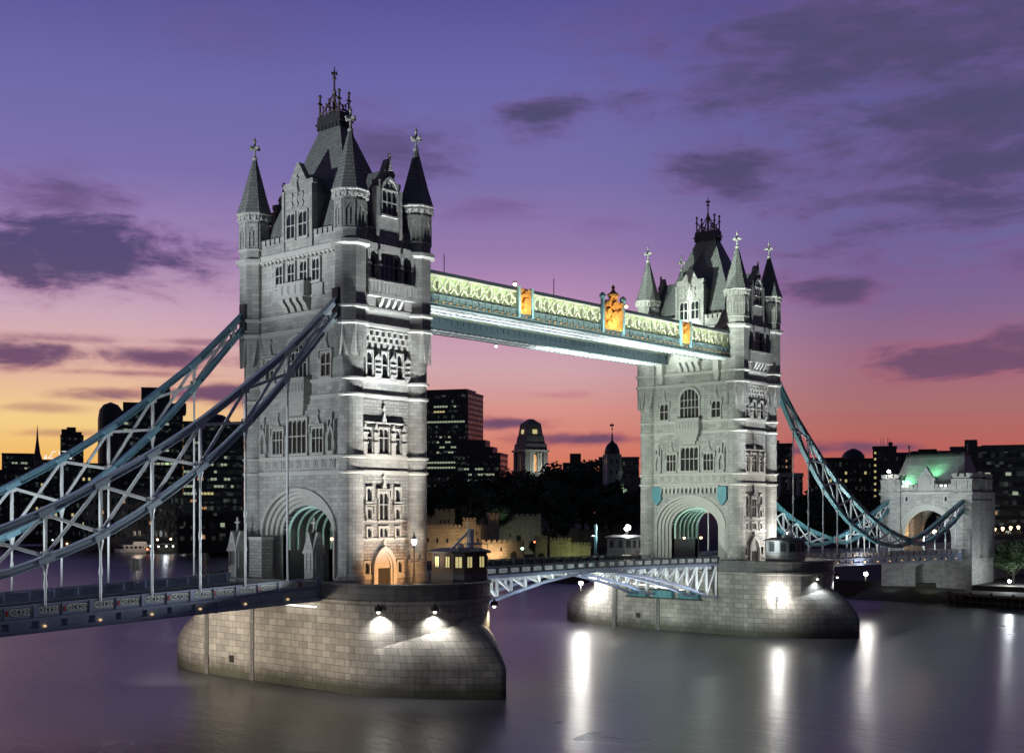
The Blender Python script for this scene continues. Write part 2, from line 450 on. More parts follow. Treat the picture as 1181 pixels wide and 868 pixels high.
class MB:
    def __init__(self):
        self.v, self.f, self.uv = [], [], {}

    def add(self, vs, fs, uvs=None):
        o = len(self.v)
        self.v += [tuple(p) for p in vs]
        for i, f in enumerate(fs):
            if uvs and uvs[i] is not None:
                self.uv[len(self.f)] = uvs[i]
            self.f.append([o + k for k in f])
        return self

    def hexa(self, p):
        return self.add(p, [(0, 3, 2, 1), (4, 5, 6, 7), (0, 1, 5, 4), (1, 2, 6, 5), (2, 3, 7, 6), (3, 0, 4, 7)])

    def box(self, x0, x1, y0, y1, z0, z1):
        return self.hexa([(x0, y0, z0), (x1, y0, z0), (x1, y1, z0), (x0, y1, z0), (x0, y0, z1), (x1, y0, z1), (x1, y1, z1), (x0, y1, z1)])

    def fbox(self, F, u0, u1, v0, v1, w0, w1):
        return self.hexa([F(u0, v0, w0), F(u1, v0, w0), F(u1, v0, w1), F(u0, v0, w1), F(u0, v1, w0), F(u1, v1, w0), F(u1, v1, w1), F(u0, v1, w1)])

    def prism(self, F, poly, w0, w1):
        n = len(poly)
        vs = [F(u, v, w0) for u, v in poly] + [F(u, v, w1) for u, v in poly]
        fs = [tuple(range(n))[::-1], tuple(range(n, 2 * n))] + [(i, (i + 1) % n, n + (i + 1) % n, n + i) for i in range(n)]
        return self.add(vs, fs)

    def loft(self, rings, close=True, cap0=False, cap1=False):
        n = len(rings[0])
        L = [0.0]
        for i in range(n):
            a, b = rings[0][i], rings[0][(i + 1) % n]
            L.append(L[-1] + sqrt(sum((a[k] - b[k]) ** 2 for k in range(3))))
        vs = [p for r in rings for p in r]
        fs, uvs = [], []
        for j in range(len(rings) - 1):
            for i in range(n if close else n - 1):
                k = (i + 1) % n
                fs.append((j * n + i, j * n + k, (j + 1) * n + k, (j + 1) * n + i))
                uvs.append([(L[i], rings[j][i][2]), (L[i + 1], rings[j][k][2]), (L[i + 1], rings[j + 1][k][2]), (L[i], rings[j + 1][i][2])])
        if cap0:
            fs.append(tuple(range(n))[::-1]); uvs.append(None)
        if cap1:
            o = (len(rings) - 1) * n
            fs.append(tuple(range(o, o + n))); uvs.append(None)
        return self.add(vs, fs, uvs)

    def lathe(self, cx, cy, prof, n=12, phase=0.0, cap=True):
        rings = [[(cx + r * cos(phase + 2 * pi * i / n), cy + r * sin(phase + 2 * pi * i / n), z) for i in range(n)] for r, z in prof]
        return self.loft(rings, True, cap, cap)

    def bar(self, p, q, w, h=None):
        h = h or w
        p, q = Vector(p), Vector(q)
        d = (q - p).normalized()
        s = d.cross(Vector((0, 0, 1)))
        s = Vector((1, 0, 0)) if s.length < 1e-4 else s.normalized()
        t = s.cross(d)
        c = [(-w / 2, -h / 2), (w / 2, -h / 2), (w / 2, h / 2), (-w / 2, h / 2)]
        return self.hexa([p + s * a + t * b for a, b in c] + [q + s * a + t * b for a, b in c])

    def tube(self, pts, r, n=6):
        for a, b in zip(pts[:-1], pts[1:]):
            a, b = Vector(a), Vector(b)
            d = (b - a).normalized()
            s = d.orthogonal().normalized()
            t = s.cross(d)
            ra = [a + (s * cos(2 * pi * i / n) + t * sin(2 * pi * i / n)) * r for i in range(n)]
            rb = [x + (b - a) for x in ra]
            self.add(ra + rb, [(i, (i + 1) % n, n + (i + 1) % n, n + i) for i in range(n)] + [tuple(range(n))[::-1], tuple(range(n, 2 * n))])
        return self

    def ball(self, c, r, n=8, sz=1.0):
        prof = [(max(r * sin(pi * k / 6), 0.01 * r), c[2] - sz * r * cos(pi * k / 6)) for k in range(7)]
        return self.lathe(c[0], c[1], prof, n)

    def sweep(self, pts, w, h):
        """rectangular section along a polyline that lies in a plane of constant y"""
        rings = []
        for i, p in enumerate(pts):
            a, b = pts[max(i - 1, 0)], pts[min(i + 1, len(pts) - 1)]
            dx, dz = b[0] - a[0], b[2] - a[2]
            l = sqrt(dx * dx + dz * dz)
            nx, nz = -dz / l, dx / l
            rings.append([(p[0] - nx * h / 2, p[1] - w / 2, p[2] - nz * h / 2), (p[0] - nx * h / 2, p[1] + w / 2, p[2] - nz * h / 2),
                          (p[0] + nx * h / 2, p[1] + w / 2, p[2] + nz * h / 2), (p[0] + nx * h / 2, p[1] - w / 2, p[2] + nz * h / 2)])
        return self.loft(rings, True, True, True)

    def build(self, name, mat, parent=None, smooth=False):
        org = ORG.get(parent.name, Vector((0, 0, 0))) if parent else Vector((0, 0, 0))
        me = bpy.data.meshes.new(name)
        me.from_pydata([(x - org.x, y - org.y, z - org.z) for x, y, z in self.v], [], self.f)
        me.update()
        uvl = me.uv_layers.new(name='UVMap')
        for poly in me.polygons:
            cu = self.uv.get(poly.index)
            nrm = poly.normal
            for k, li in enumerate(poly.loop_indices):
                if cu:
                    uvl.data[li].uv = cu[k]
                else:
                    p = self.v[me.loops[li].vertex_index]
                    if abs(nrm.z) > 0.75:
                        uvl.data[li].uv = (p[0], p[1])
                    else:
                        l = sqrt(nrm.x ** 2 + nrm.y ** 2) or 1
                        uvl.data[li].uv = ((-nrm.y * p[0] + nrm.x * p[1]) / l, p[2])
            poly.use_smooth = smooth
        me.materials.append(MATS[mat])
        o = bpy.data.objects.new(name, me)
        COL.objects.link(o)
        if parent:
            o.parent = parent
            ORG[o.name] = org
        return o


def frame(ox, oy, ux, uy):
    """wall frame: u runs along (ux,uy), v is height, w is outwards"""
    nx, ny = uy, -ux
    return lambda u, v, w: (ox + ux * u + nx * w, oy + uy * u + ny * w, v)


def tag(o, label, cat=None, group=None, kind=None):
    o['label'] = label
    if cat:
        o['category'] = cat
    if group:
        o['group'] = group
    if kind:
        o['kind'] = kind
    return o


def thing(name, label, cat, loc, group=None, rot=0.0):
    o = bpy.data.objects.new(name, None)
    o.empty_display_size = 0.5
    COL.objects.link(o)
    o.location = loc
    o.rotation_euler = (0, 0, rot)
    ORG[o.name] = Vector(loc)
    return tag(o, label, cat, group)


def copy_tree(o, parent=None):
    c = o.copy()
    COL.objects.link(c)
    if parent:
        c.parent = parent
        ORG[c.name] = ORG.get(parent.name, Vector())
    for ch in list(o.children):
        copy_tree(ch, c)
    return c


# ------------------------------------------------------------------ setting: river and land
BANK = [(172, -900), (172, 60), (173, 180), (205, 290), (236, 350), (240, 405), (246, 460), (318, 645), (332, 760), (420, 1300), (900, 3800)]


def river():
    MB().add([(-3500, -3000, 0), (2600, -3000, 0), (2600, 5500, 0), (-3500, 5500, 0)], [(0, 1, 2, 3)]).build('river', 'river_water')['kind'] = 'structure'
    b = MB()
    rows = []
    offs = [(0, -2.0), (0.02, 3.6), (14, 3.9), (60, 5.5), (110, 9.5), (400, 11.0), (4500, 12.0)]
    pts = []
    for i in range(len(BANK) - 1):
        (xa, ya), (xb, yb) = BANK[i], BANK[i + 1]
        n = max(1, int(abs(yb - ya) / 60))
        for k in range(n):
            pts.append((xa + (xb - xa) * k / n, ya + (yb - ya) * k / n))
    pts.append(BANK[-1])
    for d, z in offs:
        rows.append([(x + d, y, z + (0.4 * sin(x * 0.13 + y * 0.07) if d > 50 else 0)) for x, y in pts])
    b.loft(rows, close=False)
    b.build('river_bank', 'earth')['kind'] = 'structure'
    b = MB()                                     # foreshore below the abutment
    b.loft([[(171.6, 12, 2.6), (171.6, 0, 2.9), (171.6, -9, 2.6)], [(168, 12, 2.1), (167.5, 0, 2.5), (168, -10, 2.2)], [(161, 14, -0.3), (160, 0, -0.3), (161, -14, -0.3)]], close=False)
    b.build('river_foreshore', 'mud')['kind'] = 'structure'


river()

# ------------------------------------------------------------------ piers
PIER_R, PIER_YC = 9.0, 13.0


def stadium(r, z, yc=PIER_YC, n=20):
    pts = [(-r * cos(pi * i / n), -yc - r * sin(pi * i / n), z) for i in range(n + 1)]
    pts += [(r * cos(pi * i / n), yc + r * sin(pi * i / n), z) for i in range(n + 1)]
    return pts


def build_pier():
    p = thing('bridge_pier', 'nearer granite river pier with rounded cutwater, carrying the brown cabin and street lamp', 'bridge pier', (0, 0, 0), 'granite river piers')
    b = MB()
    b.loft([stadium(9.0, -3), stadium(9.0, 9.6), stadium(9.22, 9.75), stadium(9.22, 10.05), stadium(9.02, 10.15)])
    b.add(stadium(9.0, 10.9), [tuple(range(42))])
    b.build('pier_body', 'granite_blocks', p)
    b = MB()                                     # parapet wall round the deck with moulded copings
    b.loft([stadium(9.0, 10.15), stadium(9.08, 10.2), stadium(9.08, 11.55), stadium(9.25, 11.62), stadium(9.25, 11.85), stadium(8.6, 11.9), stadium(8.6, 10.8)])
    b.build('pier_parapet', 'dark_granite', p)
    for s in (1, -1):
        out, inn = [], []
        N = 40
        for i in range(N + 1):
            a = -1 + 2 * i / N
            y = 14.5 * (1 - abs(a) ** 1.08) if s > 0 else 17.5 * (1 - abs(a) ** 1.25)
            x = 9.0 * sin(pi / 2 * a)
            out.append((s * -x, s * -(13.0 + y)))
            th = pi / 2 * a
            inn.append((s * -8.9 * sin(th), s * -(13.0 + 8.9 * cos(th)), (1 - abs(a)) ** 1.15))
        prof = [[(x, y, z) for x, y in out] for z in (-3, 2.2, 3.0)]
        for k in range(1, 11):                   # domed top, steep at the rim and easing up to the pier
            ph = pi / 2 * k / 10
            t = 0.45 * (1 - cos(ph)) + 0.55 * k / 10
            zf = 0.5 * sin(ph) + 0.5 * k / 10
            ring = []
            for i, ((x, y), (xi, yi, c)) in enumerate(zip(out, inn)):
                z1 = 4.85 + 3.05 * c
                ring.append((x + (xi - x) * t, y + (yi - y) * t, 3.0 + (z1 - 3.0) * zf))
            prof.append(ring)
        b = MB()
        b.loft(prof, close=False)
        b.build('cutwater', 'granite_blocks', p, True)
    # drain shafts and small openings in the long walls
    for s in (1, -1):
        for y in (4.0, 13.0):
            b = MB()
            b.box(s * 9.0 - 0.12, s * 9.0 + 0.12, y - 0.35, y + 0.35, 0.0, 9.5)
            b.build('drain_shaft', 'dark_granite', p)
        for (y, z) in ((-8, 2.2), (-16.5, 7.6), (-13, 1.6)):
            b = MB()
            x = s * sqrt(81 - max(0, -y - 13) ** 2)
            b.box(x - 0.1, x + 0.1, s * y - 0.4, s * y + 0.4, z - 0.4, z + 0.4)
            b.build('drain_opening', 'dark_iron', p)
    return p


pier = build_pier()
pier2 = copy_tree(pier)
pier2.location = (82.3, 0, 0)
tag(pier2, 'farther granite river pier beyond the bascules, lit by a bright lamp on its wall', 'bridge pier', 'granite river piers')

# ------------------------------------------------------------------ towers
XW, YL, YU = 5.45, 8.9, 9.4           # wall planes: road faces, lower and upper river faces
Z0 = 10.95


def arc(u, spring, a, bb, n=20, rev=False):
    pts = [(u - a * cos(pi * i / n), spring + bb * sin(pi * i / n)) for i in range(n + 1)]
    return pts[::-1] if rev else pts


def pointed(u, spring, hw, rise, n=7):
    L = []
    R = (hw * hw + rise * rise) / (2 * hw)
    for i in range(n + 1):
        a = i / n
        z = rise * a
        L.append((u - (sqrt(max(R * R - z * z, 0)) - (R - hw)), spring + z))
    return L + [(2 * u - x, z) for x, z in L[::-1][1:]]


def window(F, u, v0, v1, w, parent, lights=2, transoms=(0.55,), head='flat', fr=0.16, depth=0.24, hood=None, trim='trim_stone', glass='window_glass'):
    f = MB()
    hw = w / 2
    f.fbox(F, u - hw - fr, u - hw, v0 - 0.14, v1 if head == 'flat' else v1 - hw, 0, depth)
    f.fbox(F, u + hw, u + hw + fr, v0 - 0.14, v1 if head == 'flat' else v1 - hw, 0, depth)
    f.fbox(F, u - hw - fr - 0.08, u + hw + fr + 0.08, v0 - 0.32, v0 - 0.14, 0, depth + 0.1)
    f.fbox(F, u - hw, u + hw, v0 - 0.14, v0, 0, depth * 0.8)

    def top(x):
        return v1 if head == 'flat' else v1 - hw + sqrt(max(hw * hw - (x - u) ** 2, 0))
    if head == 'flat':
        f.fbox(F, u - hw - fr, u + hw + fr, v1, v1 + fr, 0, depth)
        gp = [(u - hw, v0), (u + hw, v0), (u + hw, v1), (u - hw, v1)]
    else:
        o, i_ = arc(u, v1 - hw, hw + fr * 1.6, hw + fr * 1.6, 14), arc(u, v1 - hw, hw, hw, 14)
        f.prism(F, o + i_[::-1], 0, depth + 0.03)
        gp = [(u - hw, v0)] + arc(u, v1 - hw, hw, hw, 14) + [(u + hw, v0)]
    lw = w / lights
    for k in range(1, lights):
        x = u - hw + lw * k
        f.fbox(F, x - 0.06, x + 0.06, v0, top(x), 0, depth * 0.75)
    for t in transoms:
        z = v0 + (v1 - v0) * t
        f.fbox(F, u - hw, u + hw, z - 0.06, z + 0.06, 0, depth * 0.7)
    tp = v1 if head == 'flat' else v1 - hw * 0.95
    for k in range(lights):                      # cusped heads of the lights
        a, c = u - hw + lw * k, u - hw + lw * (k + 1)
        m_, h_ = (a + c) / 2, lw * 0.75
        f.prism(F, [(a, tp - h_), (a + lw * 0.14, tp - h_ * 0.4), (m_, tp), (a, tp)], 0.03, depth * 0.55)
        f.prism(F, [(c, tp - h_), (c, tp), (m_, tp), (c - lw * 0.14, tp - h_ * 0.4)], 0.03, depth * 0.55)
    if hood:
        z = v1 + hood
        f.fbox(F, u - hw - fr - 0.25, u + hw + fr + 0.25, z, z + 0.14, 0, depth + 0.16)
        for s in (-1, 1):
            x = u + s * (hw + fr + 0.18)
            f.fbox(F, x - 0.07, x + 0.07, z - 0.9, z - 0.002, 0, depth + 0.12)
    o = f.build('window', trim, parent)
    MB().prism(F, gp, 0.015, 0.04).build('glass', glass, o)
    return o


def pinnacle(b, F, u, v, h, w=0.45, w0=0.0):
    """gabled ornament with a cross finial, used over hoods"""
    b.prism(F, [(u - w, v), (u + w, v), (u + w * 0.4, v + h * 0.35), (u + w * 0.22, v + h * 0.6), (u - w * 0.22, v + h * 0.6), (u - w * 0.4, v + h * 0.35)], w0, w0 + 0.28)
    b.fbox(F, u - 0.1, u + 0.1, v + h * 0.6, v + h, w0 + 0.04, w0 + 0.22)
    b.fbox(F, u - 0.28, u + 0.28, v + h * 0.74, v + h * 0.84, w0 + 0.05, w0 + 0.2)


def crenel(b, F, u0, u1, v0, v1, t=0.4, n=4):
    b.fbox(F, u0, u1, v0, v1 - 0.6, -t, 0.0)
    L = (u1 - u0) / n
    for k in range(n):
        b.fbox(F, u0 + L * k + L * 0.14, u0 + L * (k + 1) - L * 0.14, v1 - 0.6, v1, -t - 0.02, 0.02)
        b.fbox(F, u0 + L * k + L * 0.10, u0 + L * (k + 1) - L * 0.10, v1, v1 + 0.1, -t - 0.08, 0.08)
    b.fbox(F, u0, u1, v0 - 0.04, v0 + 0.22, 0.0, 0.16)


def oct_ring(b, cx, cy, r0, r1, z0, z1, n=8):
    ph = pi / 8 if n == 8 else 0
    k = 1 / cos(pi / 8) if n == 8 else 1
    b.lathe(cx, cy, [(r0 * k, z0), (r1 * k, z0 + (z1 - z0) * 0.3), (r1 * k, z0 + (z1 - z0) * 0.75), (r0 * k, z1)], n, ph)


TX, TY = 5.0, 8.65                      # axes of the corner columns


def build_tower():
    t = thing('bridge_tower', 'nearer Gothic stone bridge tower with steep slate roof and four spired turrets', 'bridge tower', (0, 0, Z0), 'Gothic bridge towers')
    west = frame(-XW, 0, 0, -1)            # road face towards the near bank
    east = frame(XW, 0, 0, 1)              # river face towards the bascules
    south = frame(0, -YL, 1, 0)
    north = frame(0, YL, -1, 0)
    southU = frame(0, -YU, 1, 0)
    northU = frame(0, YU, -1, 0)
    ZA, SP = 24.2, 16.9
    # ---- walls
    b = MB()
    for F in (west, east):
        o = arc(0, SP, 6.6, 5.1, 28)
        b.prism(F, [(-8.6, Z0), (-6.6, Z0)] + o + [(6.6, Z0), (8.6, Z0), (8.6, ZA), (-8.6, ZA)], -1.0, 0)
    for F in (south, north):
        b.fbox(F, -5.0, 5.0, Z0, ZA, -1.0, 0)
    b.box(-XW, XW, -YL, YL, ZA, 40.8)
    b.box(-XW + 0.05, XW - 0.05, -YU, YU, 40.8, 50.0)
    b.build('tower_wall', 'tower_stone', t)
    for F in (south, north):                 # rougher masonry panels of the river faces
        for za, zb, w in ((16.6, 24.0, .05), (26.1, 32.4, .05), (Z0, 16.35, .05)):
            MB().fbox(F, -3.55, 3.55, za, zb, 0, w).build('masonry_panel', 'rough_stone', t)
    # ---- moulded arches and the vaulted passage
    for F in (west, east):
        for k in range(4):
            ao, bo = 6.6 - 0.5 * k, 5.1 - 0.42 * k
            ai, bi = ao - 0.5, bo - 0.42
            q = MB()
            q.prism(F, [(-ao, Z0)] + arc(0, SP, ao, bo, 24) + [(ao, Z0), (ai, Z0)] + arc(0, SP, ai, bi, 24, True) + [(-ai, Z0)], -1.2 - 0.4 * k, -0.28 - 0.34 * k)
            q.build('arch_moulding', 'trim_stone', t)
        q = MB()
        ho, hi = arc(0, SP, 6.95, 5.45, 24), arc(0, SP, 6.6, 5.1, 24, True)
        q.prism(F, ho + hi, 0, 0.22)
        q.build('hood_mould', 'trim_stone', t)
    b = MB()
    ao, bo, ai, bi = 4.9, 3.75, 4.6, 3.42
    b.prism(west, [(-ao, Z0)] + arc(0, SP, ao, bo, 20) + [(ao, Z0), (ai, Z0)] + arc(0, SP, ai, bi, 20, True) + [(-ai, Z0)], -2 * XW + 1.4, -1.4)
    b.build('passage_vault', 'dark_lead', t)
    for k in range(6):
        w = -2.2 - 1.3 * k
        r = MB()
        r.prism(west, [(-4.58, 15.0)] + arc(0, SP, 4.58, 3.4, 20) + [(4.58, 15.0), (4.3, 15.0)] + arc(0, SP, 4.3, 3.12, 20, True) + [(-4.3, 15.0)], w - 0.08, w + 0.08)
        r.build('vault_rib', 'mint_paint', t)
    MB().fbox(west, -4.6, 4.6, Z0 - 0.2, Z0 + 0.03, -2 * XW, 0).build('passage_road', 'asphalt', t)
    # ---- corner turrets
    for sx in (-1, 1):
        for sy in (-1, 1):
            cx, cy = sx * TX, sy * TY
            ux, uy = sx * 5.1, sy * 8.74
            b = MB()
            b.lathe(cx, cy, [(1.75, Z0), (1.75, 12.0), (1.5, 12.5), (1.42, 12.7), (1.4, 37.9)], 24)
            k8 = 1 / cos(pi / 8)
            b.lathe(ux, uy, [(1.3, 36.8), (1.45 * k8, 38.6), (1.72 * k8, 40.6), (1.72 * k8, 54.4), (1.95 * k8, 54.9), (1.95 * k8, 55.45), (1.7 * k8, 55.5)], 8, pi / 8)
            for k in range(8):                 # broach spurs and blind lancets on the facets
                a = pi / 4 * k
                Fk = frame(ux + 1.72 * cos(a), uy + 1.72 * sin(a), -sin(a), cos(a))
                b.prism(Fk, [(-0.1, 36.9), (0.1, 36.9), (0.62, 40.4), (-0.62, 40.4)], -0.25, 0.06)
                for s in (-1, 1):
                    b.fbox(Fk, s * 0.52 - 0.1, s * 0.52 + 0.1, 51.2, 54.2, 0, 0.12)
                b.fbox(Fk, -0.07, 0.07, 51.4, 53.2, 0, 0.1)
                b.prism(Fk, [(-0.42, 53.0), (0, 53.7), (0.42, 53.0), (0.42, 54.2), (-0.42, 54.2)], 0, 0.11)
            o = b.build('corner_turret', 'tower_stone', t)
            m_ = MB()                          # eaves course with little corbels
            for k in range(16):
                a = 2 * pi * k / 16 + pi / 16
                x, y = ux + 1.9 * cos(a), uy + 1.9 * sin(a)
                m_.box(x - 0.14, x + 0.14, y - 0.14, y + 0.14, 54.55, 55.2)
            oct_ring(m_, ux, uy, 1.9, 2.1, 55.15, 55.5)
            m2_ = MB()
            oct_ring(m2_, ux, uy, 1.75, 1.86, 50.9, 51.15)
            m2_.build('string_course', 'trim_stone', o)
            m_.build('eaves_course', 'trim_stone', o)
            s_ = MB()
            s_.lathe(ux, uy, [(2.02 * k8, 55.5), (1.5 * k8, 57.2), (0.22, 62.3)], 8, pi / 8)
            s_.build('spire', 'turret_slate', o)
            f_ = MB()
            f_.lathe(ux, uy, [(0.3, 62.1), (0.34, 62.4), (0.14, 62.6), (0.12, 63.4), (0.2, 63.5), (0.12, 64.2), (0.22, 64.4), (0.03, 64.95)], 8)
            f_.box(ux - 0.62, ux + 0.62, uy - 0.12, uy + 0.12, 63.45, 63.75)
            f_.box(ux - 0.12, ux + 0.12, uy - 0.62, uy + 0.62, 63.44, 63.76)
            for dx, dy in ((0.62, 0), (-0.62, 0), (0, 0.62), (0, -0.62)):
                f_.ball((ux + dx, uy + dy, 63.6), 0.2, 6)
            f_.build('turret_finial', 'trim_stone', o)
    # ---- string courses round walls and columns
    for (z0, z1, d, up) in ((24.0, 24.3, .2, 0), (25.75, 26.02, .24, 0), (32.65, 32.95, .2, 0), (34.45, 34.75, .26, 0), (40.55, 40.9, .25, 1), (42.4, 42.72, .25, 1), (49.35, 49.98, .42, 1), (Z0 + 1.0, Z0 + 1.25, .1, 0)):
        b = MB()
        yy = (YU if up else YL)
        if z0 < 20:
            for F, s in ((south, 1), (north, 1)):
                b.fbox(F, -4, -1.6, z0, z1, 0, d)
                b.fbox(F, 1.6, 4, z0, z1, 0, d)
        else:
            for F, L in ((west, 8.0), (east, 8.0), (southU if up else south, 4.6), (northU if up else north, 4.6)):
                b.fbox(F, -L, L, z0, z1, -0.1, d)
                b.fbox(F, -L, L, z0 - 0.16, z0, -0.1, d * 0.5)
        for sx in (-1, 1):
            for sy in (-1, 1):
                if up:
                    oct_ring(b, sx * 5.1, sy * 8.74, 1.7, 1.74 + d, z0 - 0.2, z1)
                else:
                    oct_ring(b, sx * TX, sy * TY, 1.4, 1.42 + d, z0 - 0.16, z1, 24)
        b.build('string_course', 'trim_stone', t)
    # ---- river faces (south and north)
    c = -0.4
    for F0, FU in ((south, southU), (north, northU)):
        F = (lambda u, v, w, F_=F0: F_(u, v, w + 0.05))
        # doorway
        b = MB()
        o, i_ = pointed(c, 13.1, 1.75, 2.6), pointed(c, 13.1, 1.25, 2.0)
        b.prism(F, [(c - 1.75, Z0)] + o + [(c + 1.75, Z0), (c + 1.25, Z0)] + i_[::-1] + [(c - 1.25, Z0)], 0, 0.5)
        o2, i2 = pointed(c, 13.1, 1.25, 2.0), pointed(c, 13.1, 0.98, 1.65)
        b.prism(F, [(c - 1.25, Z0)] + o2 + [(c + 1.25, Z0), (c + 0.98, Z0)] + i2[::-1] + [(c - 0.98, Z0)], 0, 0.3)
        b.prism(F, pointed(c, 13.3, 0.97, 1.45) + [(c + 0.97, 13.15), (c - 0.97, 13.15)], 0.05, 0.16)
        b.fbox(F, c - 0.2, c + 0.2, 15.75, 16.3, 0.1, 0.4)
        dr = b.build('doorway', 'trim_stone', t)
        MB().fbox(F, c - 0.97, c + 0.97, Z0, 13.15, 0.045, 0.09).build('door', 'dark_timber', dr)
        for s in (-1, 1):
            window(F, c + s * 2.55, 12.55, 13.85, 0.62, t, 1, (), fr=0.2)
        MB().fbox(F, -3.6, 3.6, 16.3, 16.62, 0, 0.16).build('string_course', 'trim_stone', t)
        MB().fbox(F, -3.6, 3.6, 18.45, 18.62, 0, 0.12).build('string_course', 'trim_stone', t)
        for s in (-1, 1):
            window(F, c + s * 2.2, 20.85, 22.25, 0.72, t, 1, (), fr=0.2)
            window(F, c + s * 2.2, 18.85, 19.95, 0.62, t, 1, (), fr=0.18, hood=0.3)
            window(F, c + s * 2.2, 16.75, 17.75, 0.62, t, 1, (), fr=0.18)
        window(F, c, 18.75, 21.75, 1.35, t, 2, (0.55,), fr=0.2, hood=0.3)
        window(F, c, 16.75, 17.75, 1.25, t, 2, (), fr=0.2)
        b = MB()
        pinnacle(b, F, c, 22.3, 1.5, 0.35, 0.05)
        b.build('pinnacle', 'trim_stone', t)
        b = MB()
        pinnacle(b, F, c, 29.75, 1.9, 0.4, 0.05)
        b.fbox(F, c - 3.1, c + 3.1, 29.62, 29.8, 0, 0.34)
        for x in (-3.05, 2.9):
            b.fbox(F, c + x, c + x + 0.15, 28.7, 29.6, 0, 0.3)
        for x in (-1.35, 1.35, -3.0, 3.0):                # carved piers between the lights
            b.fbox(F, c + x - 0.3, c + x + 0.3, 26.05, 29.1, 0, 0.4)
            b.fbox(F, c + x - 0.4, c + x + 0.4, 27.3, 27.5, 0, 0.5)
            b.fbox(F, c + x - 0.4, c + x + 0.4, 28.4, 28.6, 0, 0.52)
            b.prism(F, [(c + x - 0.36, 28.9), (c + x + 0.36, 28.9), (c + x, 29.6)], 0, 0.42)
        b.build('carved_hood', 'trim_stone', t)
        window(F, c - 2.2, 26.3, 29.0, 0.72, t, 1, (0.62,))
        window(F, c, 26.3, 29.1, 1.45, t, 2, (0.62,))
        window(F, c + 2.2, 26.3, 29.0, 0.72, t, 1, (0.62,))
        # third stage: three windows with tracery panels, machicolation above
        for x in (-2.35, 0.0, 2.35):
            window(F, x - 0.25, 35.0, 37.75, 0.8, t, 1, (0.5,), fr=0.2)
        for x in (-1.42, 0.93, 3.2):
            b = MB()
            b.fbox(F, x - 0.5, x + 0.5, 34.8, 37.05, 0.0, 0.36)
            for z in (35.2, 35.8, 36.4):
                b.fbox(F, x - 0.42, x + 0.42, z, z + 0.14, 0.36, 0.44)
            b.prism(F, [(x - 0.5, 37.05), (x + 0.5, 37.05), (x, 37.6)], 0, 0.4)
            b.build('tracery_panel', 'carved_stone', t)
        b = MB()
        for r, (z, w) in enumerate(((38.35, .2), (39.0, .34), (39.65, .5))):
            for k in range(8):
                x = -3.3 + 0.92 * k + (0.46 if r % 2 else 0)
                if x < 3.4:
                    b.fbox(F, x, x + 0.44, z, z + 0.5, 0, w)
            b.fbox(F, -3.7, 3.9, z + 0.5, z + 0.62, 0, w + 0.04)
        b.build('machicolation', 'trim_stone', t)
        # upper stage: deep loggia with balcony and the bell gable above
        b = MB()
        b.fbox(FU, -3.7, 3.7, 43.9, 44.25, 0, 0.9)
        b.fbox(FU, -3.7, 3.7, 44.25, 45.5, 0.66, 0.88)
        b.fbox(FU, -3.76, 3.76, 45.5, 45.75, 0.58, 0.96)
        for k in range(13):
            x = -3.5 + k * 7.0 / 12
            b.fbox(FU, x - 0.08, x + 0.08, 44.3, 45.45, 0.88, 0.95)
        for x in (-1.5, -0.5, 0.5, 1.5):
            b.prism(lambda u, v, w, F_=FU, x_=x: F_(x_ + w, v, u), [(0, 42.75), (0.35, 42.95), (0.75, 43.5), (0.86, 43.88), (0, 43.88)], -0.2, 0.2)
        b.fbox(FU, -3.6, -2.2, 42.85, 43.85, 0, 0.3)
        b.fbox(FU, 2.3, 3.6, 42.85, 43.85, 0, 0.3)
        b.build('balcony', 'carved_stone', t)
        for x in (-3.35, -1.75, 1.75, 3.35):
            b = MB()
            b.fbox(FU, x - 0.2, x + 0.2, 45.76, 49.3, 0, 0.55)
            b.fbox(FU, x - 0.28, x + 0.28, 47.4, 47.65, 0, 0.62)
            b.build('loggia_column', 'carved_stone', t)
        b = MB()
        for x in (-2.55, 2.55):
            b.prism(FU, [(x - 0.62, 48.6), (x, 49.1), (x + 0.62, 48.6), (x + 0.62, 49.33), (x - 0.62, 49.33)], 0, 0.4)
        b.prism(FU, [(-1.55, 48.8), (-1.2, 49.05), (1.2, 49.05), (1.55, 48.8), (1.55, 49.33), (-1.55, 49.33)], 0, 0.4)
        b.fbox(FU, -3.2, 3.2, 49.2, 49.34, 0, 0.42)
        b.build('loggia_arches', 'carved_stone', t)
        window(FU, 0, 46.1, 48.9, 2.9, t, 4, (0.55,), fr=0.1, depth=0.16)
        for x in (-2.55, 2.55):
            window(FU, x, 46.1, 48.7, 0.95, t, 1, (0.55,), fr=0.1, depth=0.16)
        for a_, b_ in ((-3.6, -1.95), (1.95, 3.6)):
            b = MB()
            crenel(b, FU, a_, b_, 49.95, 51.7, 0.4, 2)
            b.build('parapet', 'tower_stone', t)
        gable(FU, 1.75, 50.0, 57.4, 59.5, t, [(0, 2.2, 3, 53.6, 56.3)], 1.75)
